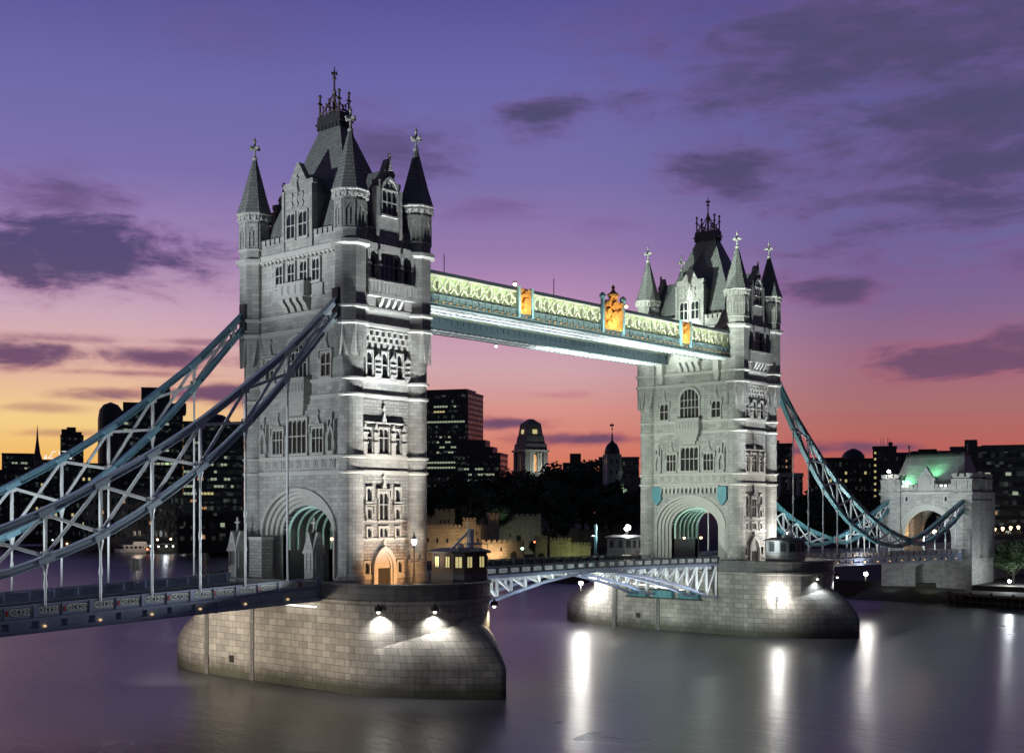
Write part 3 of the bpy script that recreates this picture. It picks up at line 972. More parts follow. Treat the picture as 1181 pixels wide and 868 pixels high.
    # ---- road faces (west and east)
    for F, river_side in ((west, False), (east, True)):
        window(F, 0, 26.4, 30.3, 3.4, t, 4, (0.5,), depth=0.3, fr=0.22)
        for s in (-1, 1):
            window(F, s * 3.65, 26.4, 29.2, 1.85, t, 3, (0.58,), hood=0.25)
            window(F, s * 5.1, 35.05, 37.7, 1.6, t, 2, (0.5,), hood=0.25)
        window(F, 0, 35.2, 39.9, 3.6, t, 5, (0.35,), head='arch', fr=0.22, depth=0.3)
        for s in (-1, 1):
            for u_, v_, h_ in ((5.1, 38.1, 2.0), (3.65, 29.65, 1.6)):
                b = MB()
                pinnacle(b, F, s * u_, v_, h_, 0.5, 0)
                b.build('pinnacle', 'carved_stone', t)
            b = MB()
            # statue niches with canopies
            b.fbox(F, s * 6.2 - 0.55, s * 6.2 + 0.55, 26.05, 26.5, 0, 0.5)
            b.prism(F, pointed(s * 6.2, 28.0, 0.62, 1.5) + [(s * 6.2 + 0.62, 27.6), (s * 6.2 + 0.4, 27.6), (s * 6.2 + 0.4, 28.0), (s * 6.2, 28.9), (s * 6.2 - 0.4, 28.0), (s * 6.2 - 0.4, 27.6), (s * 6.2 - 0.62, 27.6)], 0, 0.5)
            b.fbox(F, s * 6.2 - 0.14, s * 6.2 + 0.14, 29.3, 30.8, 0, 0.35)
            b.fbox(F, s * 6.2 - 0.62, s * 6.2 - 0.45, 26.5, 30.0, 0, 0.4)
            b.fbox(F, s * 6.2 + 0.45, s * 6.2 + 0.62, 26.5, 30.0, 0, 0.4)
            b.build('carved_niche', 'carved_stone', t)
        b = MB()                                  # carved frieze
        b.fbox(F, -6.6, 6.6, 24.5, 25.65, 0, 0.1)
        for k in range(9):
            x = -5.9 + k * 1.475
            for hx, hz, w_ in ((.62, .48, .16), (.42, .3, .24), (.16, .42, .3)):
                b.fbox(F, x - hx, x + hx, 25.08 - hz, 25.08 + hz, 0.1, w_)
        b.build('frieze', 'carved_stone', t)
        b = MB()                                  # oriel corbel and balcony at mid height
        for k, (z, w, hw) in enumerate(((30.75, .35, 1.2), (31.3, .6, 1.6), (31.9, .9, 2.0), (32.4, 1.15, 2.3))):
            b.fbox(F, -hw, hw, z, z + 0.62, 0, w)
        b.fbox(F, -2.35, 2.35, 33.0, 34.85, 0.9, 1.15)
        b.fbox(F, -2.35, -2.1, 33.0, 34.85, 0, 0.898)
        b.fbox(F, 2.1, 2.35, 33.0, 34.85, 0, 0.898)
        b.fbox(F, -2.45, 2.45, 34.85, 35.05, 0.84, 1.22)
        for k in range(8):
            x = -2.0 + k * 4.0 / 7
            b.fbox(F, x - 0.2, x + 0.2, 33.3, 34.5, 1.15, 1.21)
            b.fbox(F, x - 0.09, x + 0.09, 33.45, 34.35, 1.21, 1.28)
        b.build('balcony', 'carved_stone', t)
        # top stage
        for k in range(4):
            window(F, -3.36 + 2.24 * k, 46.15, 48.6, 1.2, t, 2, (0.5,))
        b = MB()
        b.fbox(F, -2.4, 2.4, 44.45, 45.95, 0, 1.2)
        b.fbox(F, -2.5, 2.5, 45.95, 46.1, 0, 1.28)
        b.fbox(F, -2.5, 2.5, 44.3, 44.45, 0, 1.28)
        for x in (-1.75, -.6, .6, 1.75):
            b.fbox(F, x - .42, x + .42, 44.65, 45.8, 1.2, 1.27)
            b.fbox(F, x - .26, x + .26, 44.8, 45.65, 1.27, 1.33)
        for x in (-1.8, -0.6, 0.6, 1.8):
            b.prism(lambda u, v, w, F_=F, x_=x: F_(x_ + w, v, u), [(0, 42.75), (0.35, 42.85), (0.6, 43.4), (1.1, 43.9), (1.2, 44.28), (0, 44.28)], -0.35, 0.35)
        for s in (-1, 1):
            b.fbox(F, s * 3.6 - 0.95, s * 3.6 + 0.95, 44.5, 45.7, 0, 0.22)
            b.fbox(F, s * 3.6 - 1.05, s * 3.6 + 1.05, 44.3, 44.5, 0, 0.32)
        b.build('balcony', 'carved_stone', t)
        b = MB()                                  # corbel table under the cornice
        for k in range(18):
            x = -6.3 + k * 12.6 / 17
            b.fbox(F, x - 0.16, x + 0.16, 48.95, 49.3, 0, 0.3)
        b.fbox(F, -6.6, 6.6, 49.16, 49.28, 0, 0.2)
        b.build('corbel_table', 'trim_stone', t)
        for a_, b_ in ((-7.0, -2.6), (2.6, 7.0)):
            b = MB()
            crenel(b, F, a_, b_, 49.95, 51.9, 0.4, 5)
            b.build('parapet', 'tower_stone', t)
        gable(F, 2.5, 50.0, 58.0, 59.7, t, [(-1.1, 1.45, 2, 51.5, 54.4), (1.1, 1.45, 2, 51.5, 54.4)], 2.5)
        if river_side:
            b = MB()
            for k in range(15):
                x = -5.6 + k * 0.8
                b.fbox(F, x - 0.13, x + 0.13, 22.6, 23.9, 0.24, 0.5)
                if k < 14:
                    b.prism(F, [(x + 0.13, 23.3), (x + 0.4, 23.6), (x + 0.67, 23.3), (x + 0.67, 23.9), (x + 0.13, 23.9)], 0.24, 0.42)
            b.build('arcade_band', 'trim_stone', t)
            for s in (-1, 1):
                MB().prism(F, [(s * 6.4 - 0.85, 23.7), (s * 6.4 + 0.85, 23.7), (s * 6.4 + 0.85, 21.6), (s * 6.4, 20.6), (s * 6.4 - 0.85, 21.6)], 0.02, 0.55).build('shield', 'turquoise_paint', t)
                b = MB()                          # brackets below the high walkways
                b.fbox(F, s * 5.5 - 0.5, s * 5.5 + 0.5, 42.4, 44.2, 0, 1.0)
                b.prism(F, [(s * 5.5 - 0.5, 42.4), (s * 5.5 + 0.5, 42.4), (s * 5.5 + 0.3, 41.0), (s * 5.5 - 0.3, 41.0)], 0, 0.7)
                b.build('walkway_bracket', 'trim_stone', t)
        else:
            for s in (-1, 1):                     # anchorage boxes where the chains enter
                MB().fbox(F, s * 8.5 - 0.5, s * 8.5 + 0.5, 41.3, 44.4, 0.2, 1.75).build('chain_anchorage', 'dark_lead', t)
    # ---- main roof
    def ring(a, bb, z):
        return [(-a, -bb, z), (a, -bb, z), (a, bb, z), (-a, bb, z)]
    b = MB()
    b.loft([ring(5.1, 8.7, 49.6), ring(0.72, 1.85, 65.35)], True, True, True)
    rf = b.build('roof', 'slate', t)
    b = MB()
    b.loft([ring(0.74, 1.87, 65.2), ring(0.86, 2.0, 65.3), ring(0.86, 2.0, 65.7), ring(1.08, 2.25, 65.82), ring(1.08, 2.25, 66.05), ring(0.95, 2.1, 66.1), ring(0.9, 2.0, 66.95)], True, True, True)
    for k in range(7):
        y = -1.95 + k * 0.65
        for s in (-1, 1):
            b.box(s * 0.9 - 0.07, s * 0.9 + 0.07, y - 0.13, y + 0.13, 65.25, 65.68)
    for k in range(3):
        for s in (-1, 1):
            b.box(-0.65 + k * 0.65 - 0.14, -0.65 + k * 0.65 + 0.14, s * 2.03 - 0.07, s * 2.03 + 0.07, 65.25, 65.68)
    b.build('roof_platform', 'dark_lead', rf)
    b = MB()                                      # iron cresting with central finial
    for sx in (-0.75, 0.75):
        for sy in (-1.75, 1.75):
            b.bar((sx, sy, 66.8), (sx, sy, 69.3), 0.17)
            b.ball((sx, sy, 69.4), 0.22, 8)
            b.box(sx - 0.3, sx + 0.3, sy - 0.1, sy + 0.1, 68.4, 68.6)
            b.tube([(sx, sy, 67.2), (sx * 0.8, sy * 0.62, 67.6), (sx * 0.45, sy * 0.35, 68.5), (0, 0, 69.8)], 0.09)
            b.tube([(sx, sy, 68.3), (sx * 0.6, sy * 0.7, 68.0), (sx * 0.4, sy * 0.55, 67.2)], 0.07)
    for sx in (-0.75, 0.75):
        b.bar((sx, -1.75, 67.2), (sx, 1.75, 67.2), 0.1)
        for k in range(5):
            y = -1.2 + k * 0.6
            b.bar((sx, y, 66.8), (sx, y, 67.9 + 0.25 * (k % 2)), 0.09)
            b.ball((sx, y, 68.0 + 0.25 * (k % 2)), 0.13, 6)
    for sy in (-1.75, 1.75):
        b.bar((-0.75, sy, 67.2), (0.75, sy, 67.2), 0.1)
    b.lathe(0, 0, [(0.2, 66.8), (0.16, 69.6), (0.3, 69.8), (0.12, 70.0), (0.1, 71.2), (0.28, 71.4), (0.09, 71.7), (0.09, 72.2), (0.03, 72.9)], 8)
    b.box(-0.42, 0.42, -0.09, 0.09, 71.9, 72.1)
    b.box(-0.09, 0.09, -0.42, 0.42, 71.89, 72.11)
    b.build('roof_crest', 'bronze_iron', rf)
    return t


def gable(F, hw, z0, zs, za, t, wins, depth_half):
    """dormer gable: stepped outline, windows, carved panel and its own slate roof running back into the main roof"""
    b = MB()
    out = [(-hw, z0), (hw, z0), (hw, zs - 0.6), (hw * 1.08, zs - 0.5), (hw * 1.08, zs), (hw * 0.62, zs), (hw * 0.25, za - 0.25), (0.12, za + 0.5), (-0.12, za + 0.5),
           (-hw * 0.25, za - 0.25), (-hw * 0.62, zs), (-hw * 1.08, zs), (-hw * 1.08, zs - 0.5), (-hw, zs - 0.6)]
    b.prism(F, out, -0.7, 0.1)
    for s in (-1, 1):
        b.fbox(F, s * hw * 1.02 - 0.22, s * hw * 1.02 + 0.22, z0, zs - 0.9, -0.5, 0.26)
    g = b.build('gable', 'tower_stone', t)
    b = MB()
    top = max(w[4] for w in wins)
    for x in (-0.55, 0, 0.55):
        for z in (0.9, 1.9):
            if abs(x) * 1.2 + z * 0.3 < hw:
                b.prism(F, [(x * hw * 0.7 - 0.22, top + z), (x * hw * 0.7, top + z + 0.5), (x * hw * 0.7 + 0.22, top + z), (x * hw * 0.7, top + z - 0.35)], 0.1, 0.26)
    pinnacle(b, F, 0, top + 2.3, 2.0, 0.35, 0.1)
    if len(wins) == 1:
        o, i_ = pointed(0, top, hw * 0.72, 1.6), pointed(0, top, hw * 0.58, 1.25)
        b.prism(F, o + i_[::-1], 0.1, 0.4)
    b.build('gable_carving', 'carved_stone', g)
    b = MB()
    L = 5.2 if hw > 2 else 8.0
    b.prism(F, [(-hw * 0.98, z0), (hw * 0.98, z0), (hw * 0.98, zs - 1.6), (0, za - 0.6), (-hw * 0.98, zs - 1.6)], -L, -0.7)
    b.build('gable_roof', 'slate', g)
    F2 = lambda u, v, w: F(u, v, w + 0.1)
    for (u, w, l, a, c) in wins:
        window(F2, u, a, c, w, g, l, (0.5,), fr=0.14, depth=0.2)


tower = build_tower()
tower2 = copy_tree(tower)
tower2.location = (82.3, 0, Z0)
tower2.rotation_euler = (0, 0, pi)
tag(tower2, 'farther Gothic stone bridge tower at the far end of the high walkways', 'bridge tower', 'Gothic bridge towers')

# ------------------------------------------------------------------ parapets and decks


def parapet(pts, y, side, parent, h=1.05, step=2.75, blue='deep_blue_paint', orn='cream_paint', red=True):
    """cast-iron parapet along pts [(x, ztop)], outer face on the given side"""
    def zt(x):
        for (xa, za), (xb, zb) in zip(pts[:-1], pts[1:]):
            if min(xa, xb) - 1e-6 <= x <= max(xa, xb) + 1e-6:
                return za + (zb - za) * (x - xa) / (xb - xa)
        return pts[-1][1]
    x0, x1 = pts[0][0], pts[-1][0]
    b = MB()
    for dz, w, hh in ((0, .36, .16), (-h + .1, .3, .2), (-h / 2, .1, h - .3)):
        b.sweep([(x, y, z + dz) for x, z in pts], w, hh)
    n = max(1, round((x1 - x0) / step))
    st = (x1 - x0) / n
    for k in range(n + 1):
        x = x0 + k * st
        b.box(x - 0.2, x + 0.2, y - 0.24, y + 0.24, zt(x) - h, zt(x) + 0.1)
    o = b.build('parapet', blue, parent)
    b = MB()
    for k in range(n):
        xa, xb = x0 + k * st + 0.38, x0 + (k + 1) * st - 0.38
        z1, z0 = zt((xa + xb) / 2) - 0.2, zt((xa + xb) / 2) - h + 0.3
        yy = y + side * 0.09
        m = (xa + xb) / 2
        for (p, q) in (((xa, z0), (xb, z0)), ((xa, z1), (xb, z1)), ((xa, z0), (xa, z1)), ((xb, z0), (xb, z1)), ((xa, z0), (m - .1, z1)), ((xa, z1), (m - .1, z0)), ((m + .1, z0), (xb, z1)), ((m + .1, z1), (xb, z0)), ((m, z0), (m, z1))):
            b.bar((p[0], yy, p[1]), (q[0], yy, q[1]), 0.11, 0.11)
    b.build('tracery', orn, o)
    if red:
        for k in range(0, n + 1, 2):
            x = x0 + k * st
            b = MB()
            b.box(x - 0.11, x + 0.11, y + side * 0.24, y + side * 0.28, zt(x) - 0.75, zt(x) - 0.25)
            b.build('painted_shield', 'red_paint', o)
    return zt


def side_span(x0, x1, z0, z1, label, lampx, sgn):
    t = thing('side_span', label, 'bridge deck', (x0, 0, z0 - 1.1), 'side span decks')
    P = [(min(x0, x1), z0 if x0 < x1 else z1), (max(x0, x1), z1 if x0 < x1 else z0)]
    (xa, za), (xb, zb) = P
    b = MB()
    b.hexa([(xa, -8.2, za - 1.55), (xb, -8.2, zb - 1.55), (xb, 8.2, zb - 1.55), (xa, 8.2, za - 1.55), (xa, -8.2, za - 1.12), (xb, -8.2, zb - 1.12), (xb, 8.2, zb - 1.12), (xa, 8.2, za - 1.12)])
    b.build('roadway', 'asphalt', t)
    for s in (-1, 1):
        b = MB()
        b.hexa([(xa, s * 7.9, za - 1.1), (xb, s * 7.9, zb - 1.1), (xb, s * 5.2, zb - 1.1), (xa, s * 5.2, za - 1.1), (xa, s * 7.9, za - .96), (xb, s * 7.9, zb - .96), (xb, s * 5.2, zb - .96), (xa, s * 5.2, za - .96)])
        b.build('footway', 'grey_panel', t)
        parapet(P, s * 8.3, s, t)
        b = MB()
        for dz, w, hh in ((-1.25, .55, .3), (-1.75, .16, .8), (-2.2, .6, .28), (-2.42, .75, .12)):
            b.sweep([(xa, s * 8.3, za + dz), (xb, s * 8.3, zb + dz)], w, hh)
        for k in range(int((xb - xa) / 2.75)):
            x = xa + 2.75 * k
            z = za + (zb - za) * (x - xa) / (xb - xa)
            b.box(x - 0.06, x + 0.06, s * 8.3 - 0.26, s * 8.3 + 0.26, z - 2.1, z - 1.35)
        b.build('girder', 'deep_blue_paint', t)
    b = MB()
    for k in range(int((xb - xa) / 5.49)):
        x = xa + 5.49 * k
        z = za + (zb - za) * (x - xa) / (xb - xa)
        b.box(x - 0.15, x + 0.15, -8.0, 8.0, z - 2.3, z - 1.56)
    b.build('cross_girder', 'dark_paint', t)
    for k, x in enumerate(lampx):
        z = za + (zb - za) * (x - xa) / (xb - xa)
        q = MB()
        q.box(x - 0.09, x + 0.09, -8.75, -8.5, z - 2.0, z - 1.8)
        q.build('deck_lamp', 'lamp_deck', t)
    return t


side_span(-9.3, -94, 12.3, 9.4, 'nearer approach deck with dark blue cast-iron parapets running off the left edge', [-13.8 - 5.5 * k for k in range(7)], -1)
side_span(91.6, 171, 12.35, 11.4, 'farther approach deck with lit blue parapets leading to the low stone gatehouse', [96 + 5.5 * k for k in range(14)], 1)

# ------------------------------------------------------------------ suspension chains
UP = [(6.6, 43.5), (13.5, 37.0), (18, 33.5), (23, 29.8), (28, 26.5), (34, 23.2), (42, 19.3), (51, 16.1), (58, 14.5), (62.2, 13.75), (67, 14.7), (72, 16.1), (83, 19.8), (93, 23.2)]
LO = [(6.6, 41.9), (13.5, 34.3), (18.7, 29), (24, 24.5), (29.4, 20.8), (34.7, 17.8), (40, 15.7), (45.4, 14), (50.7, 13.1), (56.3, 12.75), (62.2, 13.5), (67, 12.9), (72, 13.7), (83, 17.1), (93, 21.9)]


def interp(P, t):
    for (a, za), (b, zb) in zip(P[:-1], P[1:]):
        if a <= t <= b:
            return za + (zb - za) * (t - a) / (b - a)
    return P[-1][1] if t > P[-1][0] else P[0][1]


def smooth_pts(P, ts):
    def cr(t):
        for i in range(len(P) - 1):
            if P[i][0] <= t <= P[i + 1][0]:
                p0, p1, p2, p3 = P[max(i - 1, 0)], P[i], P[i + 1], P[min(i + 2, len(P) - 1)]
                s = (t - p1[0]) / (p2[0] - p1[0])
                m1 = (p2[1] - p0[1]) / (p2[0] - p0[0]) * (p2[0] - p1[0])
                m2 = (p3[1] - p1[1]) / (p3[0] - p1[0]) * (p2[0] - p1[0])
                return (2 * s ** 3 - 3 * s ** 2 + 1) * p1[1] + (s ** 3 - 2 * s * s + s) * m1 + (-2 * s ** 3 + 3 * s * s) * p2[1] + (s ** 3 - s * s) * m2
        return interp(P, t)
    return [(t, cr(t)) for t in ts]


UPa, LOa = [p for p in UP if p[0] <= 62.3], [p for p in LO if p[0] <= 62.3]
UPb, LOb = [p for p in UP if p[0] >= 62.1], [p for p in LO if p[0] >= 62.1]


def chain(x0, sgn, y, deck, label, chord, brace, tmax=93.0, group='suspension chains'):
    t = thing('suspension_chain', label, 'suspension chain', (x0 + sgn * 6.6, y, 42.7), group)
    ha = 13.75 - 5.49
    nodes_t = [8.26 + 5.49 * k for k in range(0, 16) if 8.26 + 5.49 * k < tmax]

    def line(P, a, c, n):
        return [(x0 + sgn * u, y, z) for u, z in smooth_pts(P, [a + (c - a) * k / n for k in range(n + 1)])]

    def zat(t_, up):
        P = (UPa if up else LOa) if t_ <= 62.2 else (UPb if up else LOb)
        return smooth_pts(P, [t_])[0][1]
    for up, P1, P2 in ((1, UPa, UPb), (0, LOa, LOb)):
        for P, a, c in ((P1, 6.6, 62.2), (P2, 62.2, tmax)):
            pts = line(P, a, c, 22)
            b = MB()
            b.sweep(pts, 0.5, 0.62)                # plated box chord with flanges
            for dz in (-0.34, 0.34):
                b.sweep([(x, yy, z + dz) for x, yy, z in pts], 0.78, 0.07)
            for dz in (-0.12, 0.14):
                b.sweep([(x, yy, z + dz) for x, yy, z in pts], 0.6, 0.05)
            b.build('upper_chord' if up else 'lower_chord', chord, t)
    b = MB()
    b.lathe(x0 + sgn * 62.2, y, [(0.75, 13.0), (0.85, 13.6), (0.75, 14.3)], 10)
    b.build('pin_joint', chord, t)
    MB().box(x0 + sgn * 62.2 - 0.28, x0 + sgn * 62.2 + 0.28, y - 0.86, y + 0.86, 13.35, 14.0).build('painted_badge', 'red_paint', t)
    br = MB()
    for i, tn in enumerate(nodes_t):
        zu, zl = zat(tn, True), zat(tn, False)
        xn = x0 + sgn * tn
        if zu - zl > 0.9:
            br.bar((xn, y, zl + 0.25), (xn, y, zu - 0.25), 0.22, 0.34)
            for s in (-1, 1):
                br.box(xn - 0.32, xn + 0.32, y + s * 0.26, y + s * 0.31, zl + 0.2, zl + 0.7)
                br.box(xn - 0.32, xn + 0.32, y + s * 0.26, y + s * 0.31, zu - 0.7, zu - 0.2)
        if i + 1 < len(nodes_t):
            tm = nodes_t[i + 1]
            xm = x0 + sgn * tm
            a, c = (zu, zl), (zat(tm, True), zat(tm, False))
            if max(zu - zl, c[0] - c[1]) > 1.2:
                br.bar((xn, y + .05, a[0] - 0.3), (xm, y + .05, c[1] + 0.3), 0.18, 0.3)
                br.bar((xn, y - .05, a[1] + 0.3), (xm, y - .05, c[0] - 0.3), 0.18, 0.3)
    br.build('bracing', brace, t)
    for P_, nm in ((True, 'upper_chord'), (False, 'lower_chord')):
        for tn in nodes_t:
            q = MB()
            za, zb = zat(max(tn - .7, 6.7), P_), zat(min(tn + .7, tmax), P_)
            q.sweep([(x0 + sgn * (tn - .7), y, za), (x0 + sgn * (tn + .7), y, zb)], 0.86, 0.5)
            q.build('splice_plate', chord, t)
    for tn in nodes_t:
        if tn < 10 or abs(tn - 62.2) < 2:
            continue
        xn, zl = x0 + sgn * tn, zat(tn, False)
        zd = deck(xn)
        if zl - zd > 0.6:
            b = MB()
            b.tube([(xn, y, zl - 0.3), (xn, y, zd)], 0.115, 8)
            b.lathe(xn, y, [(0.34, zl - 0.35), (0.2, zl - 0.9), (0.12, zl - 1.5)], 8)
            zmid = zd + (zl - zd) * 0.45
            b.lathe(xn, y, [(0.15, zmid - 0.4), (0.19, zmid), (0.15, zmid + 0.4)], 8)
            b.build('hanger', 'white_paint', t)
    return t


dk1 = lambda x: 12.3 + (x + 9.3) * (12.3 - 9.4) / (94 - 9.3) - 0.1
dk2 = lambda x: 12.35 - (x - 91.6) * 0.95 / 79.4 - 0.1
plain('steel_blue_paint', (0.42, 0.50, 0.55), 0.4, 0.0, 0.2, 0.8)
chain(0, -1, -8.5, dk1, 'nearest suspension chain, bluish grey, in front on the left approach', 'steel_blue_paint', 'white_paint')
chain(0, -1, 8.7, dk1, 'suspension chain behind the nearest one on the left approach', 'blue_paint', 'white_paint')
chain(82.3, 1, -8.5, dk2, 'turquoise suspension chain sweeping down from the farther tower to the gatehouse', 'turquoise_paint', 'white_paint', 91)
chain(82.3, 1, 8.7, dk2, 'suspension chain mostly hidden behind the farther tower, showing beyond the turquoise one', 'turquoise_paint', 'white_paint', 91)

# ------------------------------------------------------------------ bascules


def bascule():
    t = thing('bascule_leaf', 'nearer bascule leaf hinged on the nearer pier, its end just right of the cabin', 'bascule leaf', (9.2, 0, 11), 'lattice bascule leaves')
    top = [(9.15, 12.3), (18, 12.42), (31, 12.52), (41.05, 12.62)]
    bot = [(9.15, 5.8), (12.2, 6.1), (17.3, 7.6), (24, 9.0), (30, 10.1), (36, 10.8), (41.05, 11.15)]
    b = MB()
    b.loft([[(x, -7.4, z - 1.35), (x, 7.4, z - 1.35), (x, 7.4, z - 0.98), (x, -7.4, z - 0.98)] for x, z in top], True, True, True)
    b.build('roadway', 'asphalt', t)
    for s in (-1, 1):
        parapet(top, s * 7.6, s, t, 0.95, 2.28, 'dark_paint', 'white_paint', False)
        for y in (7.5, 4.0):
            b = MB()
            b.sweep([(x, s * y, z - 1.15) for x, z in top], 0.5, 0.4)
            b.sweep([(x, s * y, z + 0.1) for x, z in bot], 0.5, 0.36)
            g_ = b.build('girder', 'deep_blue_paint', t)
            q = MB()
            n = 11
            for k in range(n):
                xa, xb = 9.5 + k * 2.8, 9.5 + (k + 1) * 2.8
                if xb > 40.6:
                    break
                za, zb = interp(top, xa) - 1.3, interp(top, xb) - 1.3
                ya, yb = interp(bot, xa) + 0.25, interp(bot, xb) + 0.25
                if za - ya > 0.25:
                    q.bar((xa, s * y, ya), (xa, s * y, za), 0.24, 0.34)
                    q.bar((xa, s * y, za), (xb, s * y, yb), 0.2, 0.3)
            q.build('bracing', 'white_paint', g_)
    b = MB()
    for k in range(11):
        x = 10.5 + k * 2.8
        b.box(x - 0.15, x + 0.15, -7.2, 7.2, interp(top, x) - 1.9, interp(top, x) - 1.36)
    b.build('cross_girder', 'white_paint', t)
    return t


leaf = bascule()
leaf2 = copy_tree(leaf)
leaf2.location = (82.3 - 9.2, 0, 11)
leaf2.rotation_euler = (0, 0, pi)
tag(leaf2, 'farther bascule leaf with lit lattice girder meeting the farther pier', 'bascule leaf', 'lattice bascule leaves')

# maintenance cradle below the far leaf
t = thing('maintenance_cradle', 'turquoise steel maintenance cradle hung low on the farther pier wall', 'cradle', (73.0, 2.2, 5.4))
for y0 in (7.6, 2.4, -2.6):
    b = MB()
    b.box(72.2, 73.0, y0 - 1.9, y0 + 1.9, 5.5, 6.6)
    for k in range(5):
        b.box(72.12, 72.2, y0 - 1.8 + k * 0.88, y0 - 1.65 + k * 0.88, 5.5, 6.7)
    b.build('cradle_box', 'turquoise_paint', t)
b = MB()
b.box(72.3, 72.6, -5, 10, 6.6, 6.85)
b.box(72.3, 72.6, -5, 10, 5.3, 5.5)
b.build('cradle_rail', 'dark_paint', t)
# glowing strip put in for the lamp-lit ledge beneath the bascule
t = thing('lit_ledge_glow', 'long glowing strip standing for the floodlit ledge under the farther bascule leaf', 'strip light', (72.6, 8, 7.2))
b = MB()
b.hexa([(72.5, -4.2, 6.55), (72.75, -4.2, 6.55), (72.75, 20.5, 8.35), (72.5, 20.5, 8.35), (72.5, -4.2, 6.67), (72.75, -4.2, 6.67), (72.75, 20.5, 8.47), (72.5, 20.5, 8.47)])
b.build('glow_bar', 'lamp_white', t)
bpy.data.materials['lamp_white'].node_tree.nodes['Principled BSDF'].inputs['Emission Strength'].default_value = 3.0
for x, y in ((66, -9.6), (54, -9.6), (16, -9.6), (28, -9.6)):  # unseen strips added below both leaves to brighten their bracing
    strip((x, y, 6.2), (x, -7.4, 10.5), 260, COOL, 10, .3, 120)
strip((60, 0, 6.0), (60, 0, 12), 1500, COOL, 14, 10)
strip((23, 0, 6.0), (23, 0, 12), 1500, COOL, 14, 10)

# ------------------------------------------------------------------ high-level walkways


